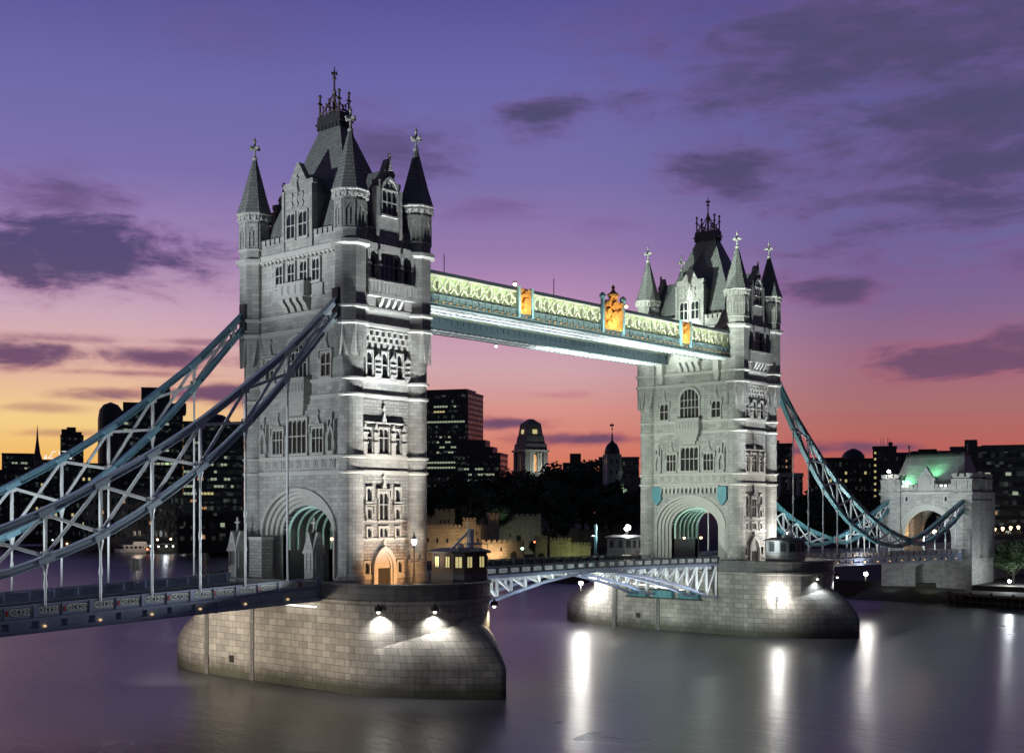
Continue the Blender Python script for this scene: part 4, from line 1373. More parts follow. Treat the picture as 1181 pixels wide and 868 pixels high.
def walkway(y0, y1, label, crests):
    """y0 is the outer side, y1 the inner side"""
    xa, xb = 5.5, 76.8
    s = 1 if y0 > y1 else -1
    t = thing('high_walkway', label, 'walkway', (xa, y0, 44.3), 'high-level walkways')
    lo, hi = min(y0, y1), max(y0, y1)
    b = MB()
    b.box(xa, xb, lo + .1, hi - .1, 44.35, 44.6)
    for k in range(60):
        x = xa + 0.6 + k * 1.2
        b.box(x - 0.09, x + 0.09, lo + .15, hi - .15, 44.22, 44.35)
    for y in (lo + .9, hi - .9):
        b.box(xa, xb, y - 0.1, y + 0.1, 44.16, 44.345)
    b.build('soffit', 'white_paint', t)
    for y, sd in ((y0, s), (y1, -s)):
        b = MB()
        b.box(xa, xb, y - 0.18, y + 0.18, 44.3, 45.75)
        for z, w in ((44.35, .42), (44.75, .32), (45.05, .3), (45.75, .4)):
            b.box(xa, xb, y - w, y + w, z - 0.06, z + 0.06)
        for k in range(61):
            x = xa + 0.3 + k * 1.18
            b.box(x - 0.1, x + 0.1, y - 0.3, y + 0.3, 45.1, 45.7)
        f = b.build('fascia', 'fascia_paint', t)
        if y == y0:
            for k in range(60):
                x = xa + 0.9 + k * 1.18
                MB().box(x - 0.14, x + 0.14, y + sd * 0.3, y + sd * 0.36, 44.82, 45.0).build('rosette', 'gilded_metal', f)
        b = MB()                                  # diamond lattice
        n = 38
        st = (xb - xa) / n
        for k in range(n):
            x = xa + k * st
            for (p, q) in (((x, 45.82), (x + st, 48.15)), ((x, 48.15), (x + st, 45.82))):
                b.bar((p[0], y, p[1]), (q[0], y, q[1]), 0.14, 0.2)
            b.bar((x, y, 46.98 - .45), (x, y, 46.98 + .45), 0.16, 0.5)
        b.box(xa, xb, y - 0.16, y + 0.16, 45.8, 46.0)
        b.box(xa, xb, y - 0.16, y + 0.16, 48.0, 48.2)
        b.build('lattice', 'cream_paint', t)
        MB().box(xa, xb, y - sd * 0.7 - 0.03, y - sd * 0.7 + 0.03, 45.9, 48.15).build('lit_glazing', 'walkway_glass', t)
    b = MB()
    b.box(xa, xb, lo - .28, hi + .28, 48.2, 48.5)
    b.box(xa, xb, lo + .3, hi - .3, 48.5, 48.72)
    for y in (lo - .2, hi + .2):
        b.box(xa, xb, y - 0.06, y + 0.06, 48.5, 48.62)
    b.build('roof', 'dark_paint', t)
    y = y0 + s * 0.3
    for (x, hw, z1, big) in crests:
        b = MB()
        F = frame(x, y, -s, 0) if s > 0 else frame(x, y, 1, 0)
        if big:
            b.prism(F, [(-hw, 45.3), (hw, 45.3), (hw, 48.4), (hw * .8, 49.4), (hw * .5, 49.3), (hw * .3, 50.0), (-hw * .3, 50.0), (-hw * .5, 49.3), (-hw * .8, 49.4), (-hw, 48.4)], 0, 0.3)
            for (u, v, r) in ((0, 46.9, 1.0), (-1.3, 47.6, .6), (1.3, 47.6, .6), (0, 48.6, .6), (-1.3, 46.0, .5), (1.3, 46.0, .5), (-1.6, 48.9, .4), (1.6, 48.9, .4)):
                b.prism(F, [(u + r * cos(a * pi / 4), v + r * sin(a * pi / 4)) for a in range(8)], 0.3, 0.3 + 0.3 * r + 0.1)
            p0 = F(0, 0, 0.15)
            b.lathe(p0[0], p0[1], [(0.7, 49.9), (0.9, 50.3), (0.5, 50.6), (0.35, 50.7), (0.16, 51.1), (0.3, 51.3), (0.05, 51.7)], 8)
        else:
            b.prism(F, [(-hw, 45.3), (hw, 45.3), (hw, 48.5), (-hw, 48.5)], 0, 0.22)
            for (u, v, r) in ((0, 46.6, .8), (0, 47.8, .5), (-.6, 47.6, .3), (.6, 47.6, .3), (0.5, 45.8, .3), (-.5, 45.8, .3)):
                b.prism(F, [(u + r * cos(a * pi / 3), v + r * sin(a * pi / 3)) for a in range(6)], 0.22, 0.22 + 0.25 * r + 0.08)
        cr = b.build('coat_of_arms', 'gilded_metal', t)
        for q in (-1, 1):
            b = MB()
            p0 = F(q * (hw + 0.3), 0, 0.1)
            hz = 49.5 if big else 48.75
            b.box(p0[0] - 0.2, p0[0] + 0.2, p0[1] - 0.2, p0[1] + 0.2, 44.8, hz)
            if big:
                b.lathe(p0[0], p0[1], [(0.4, hz), (0.5, hz + .3), (0.45, hz + .55), (0.1, hz + .85)], 8)
            b.build('crest_post', 'blue_paint', cr)
    return t


wk = walkway(-8.2, -4.6, 'nearer high walkway with glowing lattice and gilded crests between the towers', [(25.0, 1.0, 48.6, False), (44.0, 2.1, 51.6, True), (62.5, 1.0, 48.6, False)])
wk2 = walkway(8.2, 4.6, 'high walkway behind and partly below the nearer one, showing its dark fascia', [(20.0, 1.0, 48.6, False), (40.0, 2.1, 51.6, True), (60.0, 1.0, 48.6, False)])
for x, h in ((12.2, 51.4), (33.5, 51.4)):
    t = thing('flagpole', 'thin bare mast on the walkway roof, %s' % ('beside the nearer tower' if x < 20 else 'left of the middle crest'), 'mast', (x, -6.4, 48.7), 'masts on the walkway')
    MB().tube([(x, -6.4, 48.7), (x, -6.4, h)], 0.06, 6).build('pole', 'dark_iron', t)
    MB().lathe(x, -6.4, [(0.2, 48.71), (0.2, 48.9), (0.08, 49.0)], 8).build('base', 'dark_iron', t)


def bulb_thing(name, label, cat, x, y, z, r, mat, group=None):
    t = thing(name, label, cat, (x, y, z), group)
    b = MB()
    b.ball((x, y, z), r, 10)
    b.build('bulb', mat, t)
    b = MB()
    b.lathe(x, y, [(r * 1.3, z + r * .6), (r * 1.2, z + r * 1.1), (r * .4, z + r * 1.6)], 10)
    b.build('lamp_cap', 'dark_iron', t)
    return t


bulb_thing('walkway_lamp', 'small white lamp on the walkway roof beside the first small crest', 'lamp', 23.3, -8.3, 49.0, 0.24, 'lamp_warm', 'lamps on the walkway')
bulb_thing('walkway_lamp', 'small warm lamp on the walkway roof just right of the middle crest', 'lamp', 47.6, -8.3, 49.1, 0.22, 'lamp_warm', 'lamps on the walkway')
for x, y, lab in ((9.5, -4.3, 'round white lamp under the walkways, closest to the nearer tower'), (15.2, 8.3, 'round white lamp under the rear walkway, middle one'), (38, 8.3, 'round white lamp under the rear walkway, farthest from the nearer tower')):
    bulb_thing('soffit_lamp', lab, 'lamp', x, y, 43.9, 0.22, 'lamp_white', 'lamps under the walkways')
# light thrown on the crests and on the underside of the walkways
for x in (25.0, 44.0, 62.5):
    spot((x - 2.0, -13.0, 43.5), (x, -8.3, 47.6), 2300 if x != 44 else 4600, (1.0, 0.72, 0.38), 40, 0.5)
for x in (14, 28, 42, 56):
    strip((x, 0, 38.5), (x, -4, 44.3), 1700, COOL, 10, 3, 120)
for x in (16, 40, 64):
    strip((x, -1.5, 42.5), (x, 4.6, 45), 420, COOL, 22, .5, 120)
strip((40, -12, 42), (40, -8.2, 47), 2300, (0.95, 1.0, 0.8), 64, .6, 60)

# ------------------------------------------------------------------ small structures on the piers


def gate_pinnacle(x, y, label, rot=0.0):
    t = thing('stone_sentry_post', label, 'sentry post', (x, y, 10.9), 'stone sentry posts by the archway')
    b = MB()
    b.box(x - 0.75, x + 0.75, y - 0.75, y + 0.75, 10.9, 15.0)
    b.box(x - 0.9, x + 0.9, y - 0.9, y + 0.9, 10.9, 11.7)
    b.box(x - 0.9, x + 0.9, y - 0.9, y + 0.9, 14.9, 15.2)
    for F in (frame(x - 0.75, y, 0, -1), frame(x, y - 0.75, 1, 0), frame(x + .75, y, 0, 1), frame(x, y + .75, -1, 0)):
        b.prism(F, [(-0.85, 15.2), (0.85, 15.2), (0.12, 17.3), (-0.12, 17.3)], -0.3, 0.1)
        b.prism(F, pointed(0, 16.0 - 1.2, 0.4, 0.7) + [(0.4, 13.0), (0.3, 13.0), (0.3, 14.8), (0, 15.3), (-0.3, 14.8), (-0.3, 13.0), (-0.4, 13.0)], 0, 0.08)
    b.build('post_body', 'tower_stone', t)
    b = MB()
    b.lathe(x, y, [(0.95, 15.2), (0.15, 17.6)], 4, pi / 4)
    b.build('post_roof', 'turret_slate', t)
    b = MB()
    b.bar((x, y, 17.3), (x, y, 18.9), 0.16)
    b.box(x - 0.09, x + 0.09, y - 0.42, y + 0.42, 18.25, 18.42)
    b.build('cross_finial', 'trim_stone', t)


gate_pinnacle(-8.0, -5.9, 'stone sentry post with gabled top and cross, right of the nearer archway')
gate_pinnacle(-8.4, 7.7, 'stone sentry post with gabled top and cross, left of the nearer archway')


t = thing('stone_kiosk', 'plain flat-topped stone kiosk standing against the left side of the nearer archway', 'kiosk', (-6.6, 5.6, 10.9))
MB().box(-7.3, -5.7, 4.5, 7.0, 10.9, 16.3).build('kiosk_wall', 'rough_stone', t)
MB().box(-7.4, -5.6, 4.4, 7.1, 16.3, 16.6).build('kiosk_roof', 'trim_stone', t)


def cabin(x, y, rot, label, brick, lit, gear=True):
    t = thing('control_cabin', label, 'cabin', (x, y, 10.9), 'control cabins on the piers')
    t.rotation_euler = (0, 0, rot)
    out = [(-2.6, -1.7), (-1.7, -2.6), (1.7, -2.6), (2.6, -1.7), (2.6, 2.2), (-2.6, 2.2)]
    P = lambda k, z: [(x + a * k, y + c * k, z) for a, c in out]
    b = MB()
    b.loft([P(1, 10.9), P(1, 12.7)], True, True, True)
    b.build('cabin_base', 'dark_granite', t)
    b = MB()
    b.loft([P(1.02, 12.7), P(1.02, 12.85), P(0.98, 12.86), P(0.98, 14.9)], True, True, True)
    b.build('cabin_wall', brick, t)
    b = MB()
    b.loft([P(1.12, 14.9), P(1.14, 15.05), P(1.05, 15.2), P(0.7, 15.45)], True, True, True)
    b.build('cabin_roof', 'dark_lead', t)
    wins = [((-2.15, -2.15), (1, -1), 0), ((0, -2.6), (1, 0), -.9), ((0, -2.6), (1, 0), .9), ((-2.6, 0.2), (0, -1), -.95), ((-2.6, 0.2), (0, -1), .95), ((2.15, -2.15), (1, 1), 0)]
    for (px, py), (dx, dy), u in wins:
        l = sqrt(dx * dx + dy * dy)
        F = frame(x + px * 0.98, y + py * 0.98, dx / l, dy / l)
        b = MB()
        b.fbox(F, u - 0.45, u - 0.36, 13.2, 14.6, 0, 0.1)
        b.fbox(F, u + 0.36, u + 0.45, 13.2, 14.6, 0, 0.1)
        b.fbox(F, u - 0.36, u + 0.36, 14.5, 14.6, 0, 0.1)
        b.fbox(F, u - 0.36, u + 0.36, 13.2, 13.3, 0, 0.12)
        b.fbox(F, u - 0.03, u + 0.03, 13.3, 14.5, 0, 0.08)
        w = b.build('window', 'dark_paint', t)
        MB().fbox(F, u - 0.36, u + 0.36, 13.3, 14.5, 0.01, 0.03).build('lit_pane', lit, w)
    if gear:
        b = MB()                                   # white signalling mast and lamps on the roof
        b.box(x + 1.2, x + 1.75, y - .3, y + .25, 15.3, 17.6)
        b.bar((x - 2.0, y - 0.6, 15.3), (x + 1.4, y, 17.5), 0.22)
        b.bar((x + 1.0, y, 15.3), (x + 1.0, y, 18.4), 0.12)
        b.box(x + .8, x + 3.0, y - .2, y + .2, 15.75, 16.0)
        b.ball((x - .4, y - .4, 15.6), 0.4, 8)
        b.ball((x + .5, y - .8, 15.6), 0.35, 8)
        b.build('signal_mast', 'white_paint', t)
        b = MB()
        for k in range(6):
            b.bar((x - 2.4 + k * .9, y - 2.2, 15.3), (x - 2.4 + k * .9, y - 2.2, 15.9), 0.05)
        b.bar((x - 2.4, y - 2.2, 15.9), (x + 2.1, y - 2.2, 15.9), 0.05)
        b.build('roof_rail', 'dark_iron', t)
    return t


cabin(5.6, -15.6, radians(-6), 'small brown control cabin with yellow lit windows and a white mast, on the nearer pier', 'brown_panel', 'window_yellow')
cabin(81.0, -15.4, radians(4), 'control cabin on the farther pier, in front of the tower, white gear on its roof', 'grey_panel', 'window_glass')
cabin(82.0, 17.0, radians(0), 'blue-grey control cabin left of the farther tower, under a glaring floodlight', 'grey_panel', 'window_glass', False)


def lamp_column(x, y, label, group, power=0, h=5.4, mat='lamp_white', z=10.9):
    t = thing('street_lamp', label, 'street lamp', (x, y, z), group)
    b = MB()
    b.lathe(x, y, [(0.32, z), (0.32, z + .5), (0.2, z + .7), (0.15, z + 1.4), (0.09, z + 2.2), (0.08, z + h - .9), (0.16, z + h - .8), (0.1, z + h - .6)], 10)
    b.bar((x - .85, y, z + 3.0), (x + .85, y, z + 3.0), 0.09)
    b.bar((x, y - .85, z + 3.0), (x, y + .85, z + 3.0), 0.09)
    for dx, dy in ((.85, 0), (-.85, 0), (0, .85), (0, -.85)):
        b.lathe(x + dx, y + dy, [(0.07, z + 2.9), (0.2, z + 3.2), (0.16, z + 3.6), (0.05, z + 3.75)], 8)
    b.build('lamp_post', 'dark_iron', t)
    b = MB()
    b.lathe(x, y, [(0.16, z + h - .6), (0.34, z + h - .1), (0.3, z + h + .15), (0.1, z + h + .3)], 8)
    b.build('lantern', mat, t)
    b = MB()
    b.lathe(x, y, [(0.38, z + h + .15), (0.12, z + h + .5), (0.04, z + h + .9)], 8)
    b.build('lantern_cap', 'dark_iron', t)
    if power:
        bulb((x, y, z + h - 0.05), power, (1.0, 0.86, 0.62), 0.4)
    return t


lamp_column(2.6, -11.0, 'lit ornate street lamp between the nearer tower and the brown cabin', 'street lamps on the pier', 260)


def pier_flood(x, y, z, tx, ty, label, col, power, size=70, mat='lamp_white'):
    t = thing('pier_floodlight', label, 'floodlight', (x, y, z), 'floodlights on the pier walls')
    b = MB()
    b.box(x - .28, x + .28, y - .28, y + .28, z, z + .5)
    b.box(x - .1, x + .1, y - .1, y + .1, z + .5, z + .75)
    b.build('lamp_housing', 'dark_iron', t)
    b = MB()
    b.ball((x, y, z - .08), .2, 8)
    b.build('lamp_lens', mat, t)
    spot((x, y, z - .32), (tx, ty, 3.0), power, col, size, 0.7, 0.15)


def rim(deg, r, x0=0.0):
    return x0 + r * sin(radians(deg)), -PIER_YC - r * cos(radians(deg))


for deg, lab, col, pw in ((-64, 'floodlight on the nearer pier wall, leftmost of its three', WHITE, 1700), (-28, 'floodlight on the nearer pier wall, middle of its three, above the cutwater', WHITE, 1300), (34, 'floodlight on the nearer pier wall, rightmost of its three', (1.0, 0.8, 0.5), 800)):
    x, y = rim(deg, 9.62)
    tx, ty = rim(deg, 9.05)
    pier_flood(x, y, 9.1, tx, ty, lab, col, pw * 1.15, 130)
for deg, lab, pw in ((-20, 'small downlight on the farther pier wall, left of the pair over its cutwater', 500), (22, 'small downlight on the farther pier wall, right of the pair over its cutwater', 500)):
    x, y = rim(deg, 9.62, 82.3)
    tx, ty = rim(deg, 9.05, 82.3)
    pier_flood(x, y, 9.2, tx, ty, lab, COOL, pw * 1.3, 125)
# warm light washing the nearer pier from below the approach deck
spot((-27, -7.5, 8.6), (-9, -6, 4.5), 12000, (1.0, 0.88, 0.7), 74, 1.0)
spot((-27, 7.5, 8.6), (-9, 12, 4.5), 20000, (1.0, 0.88, 0.7), 84, 1.0)
t = thing('deck_strip_light', 'bright strip light under the approach deck against the nearer pier', 'strip light', (-9.5, -2, 9.5))
MB().box(-9.55, -9.35, -8.0, -2.2, 9.1, 9.22).build('glow_bar', 'lamp_white', t)


def glare(x, y, z, label, power, r=0.36, col=(1.0, 0.98, 0.92), mat='lamp_flood'):
    t = thing('glaring_floodlight', label, 'floodlight', (x, y, z), 'glaring floodlights')
    b = MB()
    b.ball((x, y, z), r, 12)
    b.build('lamp_lens', mat, t)
    b = MB()
    b.bar((x, y, z - r), (x, y, z - r - 0.9), 0.14)
    b.box(x + r * .4, x + r * 1.2, y - r, y + r, z - r, z + r)
    b.build('lamp_housing', 'dark_iron', t)
    bulb((x - r * 1.6, y - r * 1.6, z), power, col, r)


glare(72.0, 19.3, 7.2, 'glaring white floodlight low on the left end of the farther pier', 4200, 0.34)
glare(74.1, -17.8, 6.8, 'white lamp on the side wall of the farther pier, midway along it', 1200, 0.3)
glare(121.8, -9.6, 7.9, 'glaring white floodlight under the farther approach deck, right of the farther pier', 1600, 0.34)
glare(81.0, 15.8, 16.8, 'glaring white floodlight on the roof of the blue-grey cabin', 3500, 0.44)
glare(82.5, 17.2, 16.5, 'second, smaller floodlight on the roof of the blue-grey cabin, right of the glaring one', 900, 0.35)
glare(86.5, -12.6, 15.9, 'white floodlight on a stand behind the farther pier cabin', 1500, 0.3)
# blue post beside the far cabin
t = thing('blue_post', 'tall light blue steel post left of the blue-grey cabin', 'post', (78.5, 21.0, 10.9))
b = MB()
b.box(78.3, 78.7, 20.8, 21.2, 10.9, 17.3)
b.box(78.1, 78.9, 20.6, 21.4, 10.9, 11.6)
b.build('post_shaft', 'turquoise_paint', t)
MB().box(77.2, 78.3, 20.9, 21.1, 15.2, 15.4).build('post_arm', 'white_paint', t)

for (x, y, lab) in ((-22.2, 7.4, 'dark traffic signal seen through the nearer chain, farther left of two'), (-13.0, 7.4, 'dark traffic signal beside the nearer archway, right of two')):
    t = thing('traffic_signal', lab, 'traffic signal', (x, y, dk1(x) - 0.95), 'traffic signals on the approach')
    z = dk1(x) - 0.95
    MB().tube([(x, y, z), (x, y, z + 2.3)], 0.07, 8).build('signal_pole', 'dark_iron', t)
    b = MB()
    b.box(x - .22, x + .22, y - .3, y + .3, z + 2.3, z + 3.6)
    b.box(x - .3, x - .22, y - .42, y + .42, z + 2.2, z + 3.7)
    for k in range(3):
        b.lathe(x - .35, y, [(0.13, z + 2.4 + k * .42), (0.16, z + 2.6 + k * .42), (0.05, z + 2.66 + k * .42)], 8)
    b.build('signal_head', 'dark_iron', t)
# lamps inside the two archways
for xx, lab in ((1.5, 'warm lamp hanging inside the nearer archway'), (79.0, 'warm lamp inside the farther archway, left of two'), (81.5, 'warm lamp inside the farther archway, right of two')):
    yy = 2.2 if xx < 10 else (2.6 if xx < 80 else 0.9)
    bulb_thing('archway_lamp', lab, 'lamp', xx, yy, 16.3 if xx < 10 else 15.2, 0.2, 'lamp_warm', 'lamps in the archways')
bulb((0, 0, 16.0), 170, (0.8, 1.0, 0.9), 0.3)
bulb((82.3, 0, 16.0), 300, (0.8, 1.0, 0.9), 0.3)

# ------------------------------------------------------------------ north abutment gatehouse


def gatehouse():
    t = thing('gatehouse', 'low stone gatehouse with battlements and green-lit steep roof at the far bridge end', 'gatehouse', (177.5, 0, 3))
    W = frame(172, 0, 0, -1)
    Sf = frame(178, -9.4, 1, 0)
    b = MB()
    for F in (W,):
        o, = [arc(0, 14.0, 6.7, 7.2, 26)]
        b.prism(F, [(-10.2, 9.5), (-6.7, 9.5)] + o + [(6.7, 9.5), (10.2, 9.5), (10.2, 24), (-10.2, 24)], -1.4, 0)
        b.prism(frame(184.6, 0, 0, -1), [(-10.2, 9.5), (-6.7, 9.5)] + o + [(6.7, 9.5), (10.2, 9.5), (10.2, 24), (-10.2, 24)], -1.4, 0)
    b.box(173.4, 183.2, 6.9, 9.4, 9.5, 24)
    b.box(173.4, 183.2, -9.4, -6.9, 9.5, 24)
    b.box(173.4, 183.2, -6.9, 6.9, 21.6, 24)
    b.build('gatehouse_wall', 'tower_stone', t)
    b = MB()
    b.prism(W, [(-10.4, -2), (-2.4, -2), (-2.4, 6.6)] + arc(-0.0, 6.6, 2.4, 1.4, 12) + [(2.4, 6.6), (2.4, -2), (10.4, -2), (10.4, 9.5), (-10.4, 9.5)], -2, 0.3)
    b.box(174, 184.4, -10.4, 10.4, -2, 9.45)
    b.fbox(W, -10.5, 10.5, 9.1, 9.5, 0.3, 0.6)
    b.build('abutment_base', 'tower_stone', t)
    for k in range(3):
        q = MB()
        ao, bo = 6.7 - .45 * k, 7.2 - .45 * k
        q.prism(W, arc(0, 14, ao, bo, 24) + arc(0, 14, ao - .45, bo - .45, 24, True), -.9 - .3 * k, -.2 - .3 * k)
        q.prism(W, [(-ao, 9.5), (-ao, 14), (-ao + .45, 14), (-ao + .45, 9.5)], -.9 - .3 * k, -.2 - .3 * k)
        q.prism(W, [(ao, 9.5), (ao, 14), (ao - .45, 14), (ao - .45, 9.5)], -.9 - .3 * k, -.2 - .3 * k)
        q.build('arch_moulding', 'trim_stone', t)
    b = MB()
    b.fbox(W, -10.6, 10.6, 23.5, 24.0, -.2, .4)
    b.box(172, 185, -10.0, -9.2, 23.5, 24.0)
    b.box(172, 185, 9.2, 10.0, 23.5, 24.0)
    b.build('cornice', 'trim_stone', t)
    for sx, x0 in ((-1, 172.0), (1, 179.4)):
        for s in (-1, 1):
            y = s * 8.2
            b = MB()
            b.box(x0 - .5, x0 + 4.1, y - 2.3, y + 2.3, 9.5, 27.0)
            for F, L in ((frame(x0 - .5, y, 0, -1), 2.3), (frame(x0 + 1.8, y - 2.3, 1, 0), 2.3), (frame(x0 + 4.1, y, 0, 1), 2.3), (frame(x0 + 1.8, y + 2.3, -1, 0), 2.3)):
                crenel(b, F, -L, L, 26.6, 27.9, .35, 3)
                b.fbox(F, -L - .2, L + .2, 23.4, 23.9, 0, .3)
                b.fbox(F, -L - .1, L + .1, 21.9, 22.1, 0, .15)
                b.fbox(F, -.14, .14, 24.6, 26.2, 0, .1)
                b.fbox(F, -1.3, -1.1, 24.4, 26.4, 0, .14)
                b.fbox(F, 1.1, 1.3, 24.4, 26.4, 0, .14)
            b.build('corner_tower', 'tower_stone', t)
    for s in (-1, 1):
        window(W, s * 4.5, 21.9, 23.0, .5, t, 1, (), fr=.3, depth=.15)
    for a_, b_ in ((-5.9, -1.9), (1.9, 5.9)):
        b = MB()
        crenel(b, W, a_, b_, 24, 25.6, .4, 4)
        b.build('parapet', 'tower_stone', t)
    b = MB()
    b.prism(W, [(-1.9, 24), (1.9, 24), (1.9, 26.5), (2.1, 26.6), (2.1, 27.0), (1.3, 27.4), (1.1, 28.2), (.7, 28.4), (.3, 29.2), (0, 29.7), (-.3, 29.2), (-.7, 28.4), (-1.1, 28.2), (-1.3, 27.4), (-2.1, 27.0), (-2.1, 26.6), (-1.9, 26.5)], -.8, 0.1)
    b.prism(W, [(-1.0, 25.6), (1.0, 25.6), (1.0, 27), (0, 27.9), (-1, 27)], .1, .25)
    b.build('gable', 'carved_stone', t)
    b = MB()
    def rg(x0, x1, y0, z):
        return [(x0, -y0, z), (x1, -y0, z), (x1, y0, z), (x0, y0, z)]
    b.loft([rg(173.2, 183.8, 8.9, 24.4), rg(174.6, 182.4, 7.8, 27.6), rg(175.8, 181.2, 7.1, 30.2), rg(176.8, 180.2, 6.8, 31.9)], True, True, True)
    rf = b.build('roof', 'turret_slate', t)
    b = MB()
    b.box(176.7, 180.3, -6.9, 6.9, 31.9, 32.3)
    for k in range(20):
        y = -6.6 + k * .695
        b.box(176.7, 176.85, y - .12, y + .12, 32.3, 32.7)
    for y in (-6.8, 6.8):
        b.bar((178.5, y, 32.2), (178.5, y, 34.6), .22)
        b.ball((178.5, y, 34.6), .26, 6)
    b.build('ridge_crest', 'dark_iron', rf)
    for s in (-1, 1):
        b = MB()
        F = frame(175.2, s * 4.2, 0, -1)
        b.prism(F, [(-.9, 25.5), (.9, 25.5), (.9, 27.4), (0, 28.3), (-.9, 27.4)], -2.5, .4)
        b.build('dormer', 'dark_lead', rf)
    return t


gatehouse()
k = 0
for y, lab in ((5.2, 'first'), (4.2, 'second'), (-3.6, 'third'), (-4.6, 'fourth')):
    bulb_thing('battlement_lamp', 'small white lamp on the gatehouse battlements, %s from the left' % lab, 'lamp', 171.6, y, 25.4, .26, 'lamp_white', 'lamps on the gatehouse battlements')
    k += 1
glare(171.6, 8.6, 28.7, 'glaring white floodlight on the left corner tower of the gatehouse', 500, 0.34)
bulb_thing('arch_lamp', 'round lamp hanging at the crown of the gatehouse arch', 'lamp', 175, 1.6, 20.4, .28, 'lamp_white')
bulb((175, 3.5, 15), 500, WARM, .4)
spot((180.6, -8.6, 24.6), (179, -7.6, 29), 7000, (0.3, 1.0, 0.55), 110, 1.0)
spot((172.9, 5.6, 25.2), (176.2, 3.6, 29.4), 5000, (0.3, 1.0, 0.5), 130, 1.0)
spot((172.9, -1.2, 28.0), (175.6, -.8, 30.4), 1500, (0.3, 1.0, 0.5), 140, 1.0)
# approach viaduct behind the gatehouse, with its string of warm lamps
t = thing('approach_viaduct', 'dark stone approach viaduct running inland behind the gatehouse', 'viaduct', (250, 0, 3))
b = MB()
b.box(185.2, 420, -8.5, 8.5, 2, 10.9)
b.build('viaduct_wall', 'city_stone', t)
for y in (-8.6, 8.6):
    MB().box(185.2, 420, y - .25, y + .25, 10.9, 12.0).build('viaduct_rail', 'deep_blue_paint', t)
names = ['first', 'second', 'third', 'fourth', 'fifth', 'sixth', 'seventh', 'eighth']
for k in range(8):
    lamp_column(188.5 + 5.2 * k, -7.2, 'warm street lamp on the viaduct, %s along from the gatehouse' % names[k], 'street lamps on the viaduct', 60, 4.6 + 0.12 * k, 'lamp_warm', 10.9)
# jetty
t = thing('timber_jetty', 'dark timber jetty on piles at the water edge below the lit tree', 'jetty', (163, -30, 0))
MB().hexa([(161.5, -9, 2.0), (153, -44, 2.0), (170, -46, 2.0), (171.5, -11, 2.0), (161.5, -9, 2.5), (153, -44, 2.5), (170, -46, 2.5), (171.5, -11, 2.5)]).build('jetty_deck', 'timber', t)
for k in range(22):
    b = MB()
    u = k / 21
    x, y = 161.7 - 8.4 * u, -9.5 - 34 * u
    b.lathe(x, y, [(0.3, -2), (0.3, 2.3 + .5 * (k % 3 == 0))], 8)
    b.box(x - .15, x + .5, y - .9, y + .7, .5, 1.1)
    b.build('jetty_pile', 'dark_timber', t)
    MB().lathe(x + 6, y, [(0.3, -2), (0.3, 2.0)], 8).build('jetty_pile', 'dark_timber', t)

# ------------------------------------------------------------------ city beyond the river
CAMV = Vector((-97.447, -114.375))


def facing(x, y):
    """rotation that turns a building's front towards the river"""
    return atan2(y - CAMV.y, x - CAMV.x) - pi / 2


def block(name, label, x, y, w, d, z0, z1, mat, storeys, bays, lit=(), litmat='window_pale', rot=None, ribbon=False, roofbits=(), group=None, winmat='office_glass', cat='building', side_bays=0):
    """a building: wall mass, cornice, storey bands of windows, single lit windows"""
    t = thing(name, label, cat, (x, y, z0), group)
    t.rotation_euler = (0, 0, facing(x, y) if rot is None else rot)
    F = frame(x, y - d / 2, 1, 0)
    b = MB()
    b.box(x - w / 2, x + w / 2, y - d / 2, y + d / 2, z0 - 3, z1)
    b.build('wall', mat, t)
    b = MB()
    b.box(x - w / 2 - .25, x + w / 2 + .25, y - d / 2 - .25, y + d / 2 + .25, z1 - .2, z1 + .8)
    b.build('roof_parapet', mat, t)
    for (u0, u1, h) in roofbits:
        b = MB()
        b.box(x + u0, x + u1, y - d * .3, y + d * .3, z1 + .8, z1 + h)
        b.build('roof_plant_room', mat, t)
    sh = (z1 - z0 - 2) / storeys
    bw = w / bays
    for s in range(storeys):
        za, zb = z0 + 1.2 + s * sh + sh * .25, z0 + 1.2 + s * sh + sh * .82
        if ribbon:
            MB().fbox(F, -w / 2 + .5, w / 2 - .5, za, zb, .02, .1).build('window_band', winmat, t)
        else:
            for k in range(bays):
                u = -w / 2 + bw * (k + .5)
                MB().fbox(F, u - bw * .3, u + bw * .3, za, zb, .02, .1).build('window', winmat, t)
        for sd in (-1, 1):
            Fs = frame(x + sd * w / 2, y, 0, sd)
            MB().fbox(Fs, -d / 2 + .6, d / 2 - .6, za, zb, .02, .1).build('window_band', winmat, t)
    for item in lit:
        s, k, n = item[0], item[1], (item[2] if len(item) > 2 else 1)
        mt = item[3] if len(item) > 3 else litmat
        za, zb = z0 + 1.2 + s * sh + sh * .36, z0 + 1.2 + s * sh + sh * .7
        q = MB()
        for j in range(n):
            u = -w / 2 + bw * (k + j + .5)
            q.fbox(F, u - bw * (.40 if ribbon else .22), u + bw * (.40 if ribbon else .22), za, zb, .11, .16)
        q.build('lit_window', mt, t)
    return t


def scatter(storeys, bays, n, seed, lo=0, run=3):
    r = random.Random(seed)
    out = set()
    while len(out) < n:
        out.add((r.randrange(lo, storeys), r.randrange(0, max(1, bays - run)), r.randint(1, run)))
    return sorted(out)


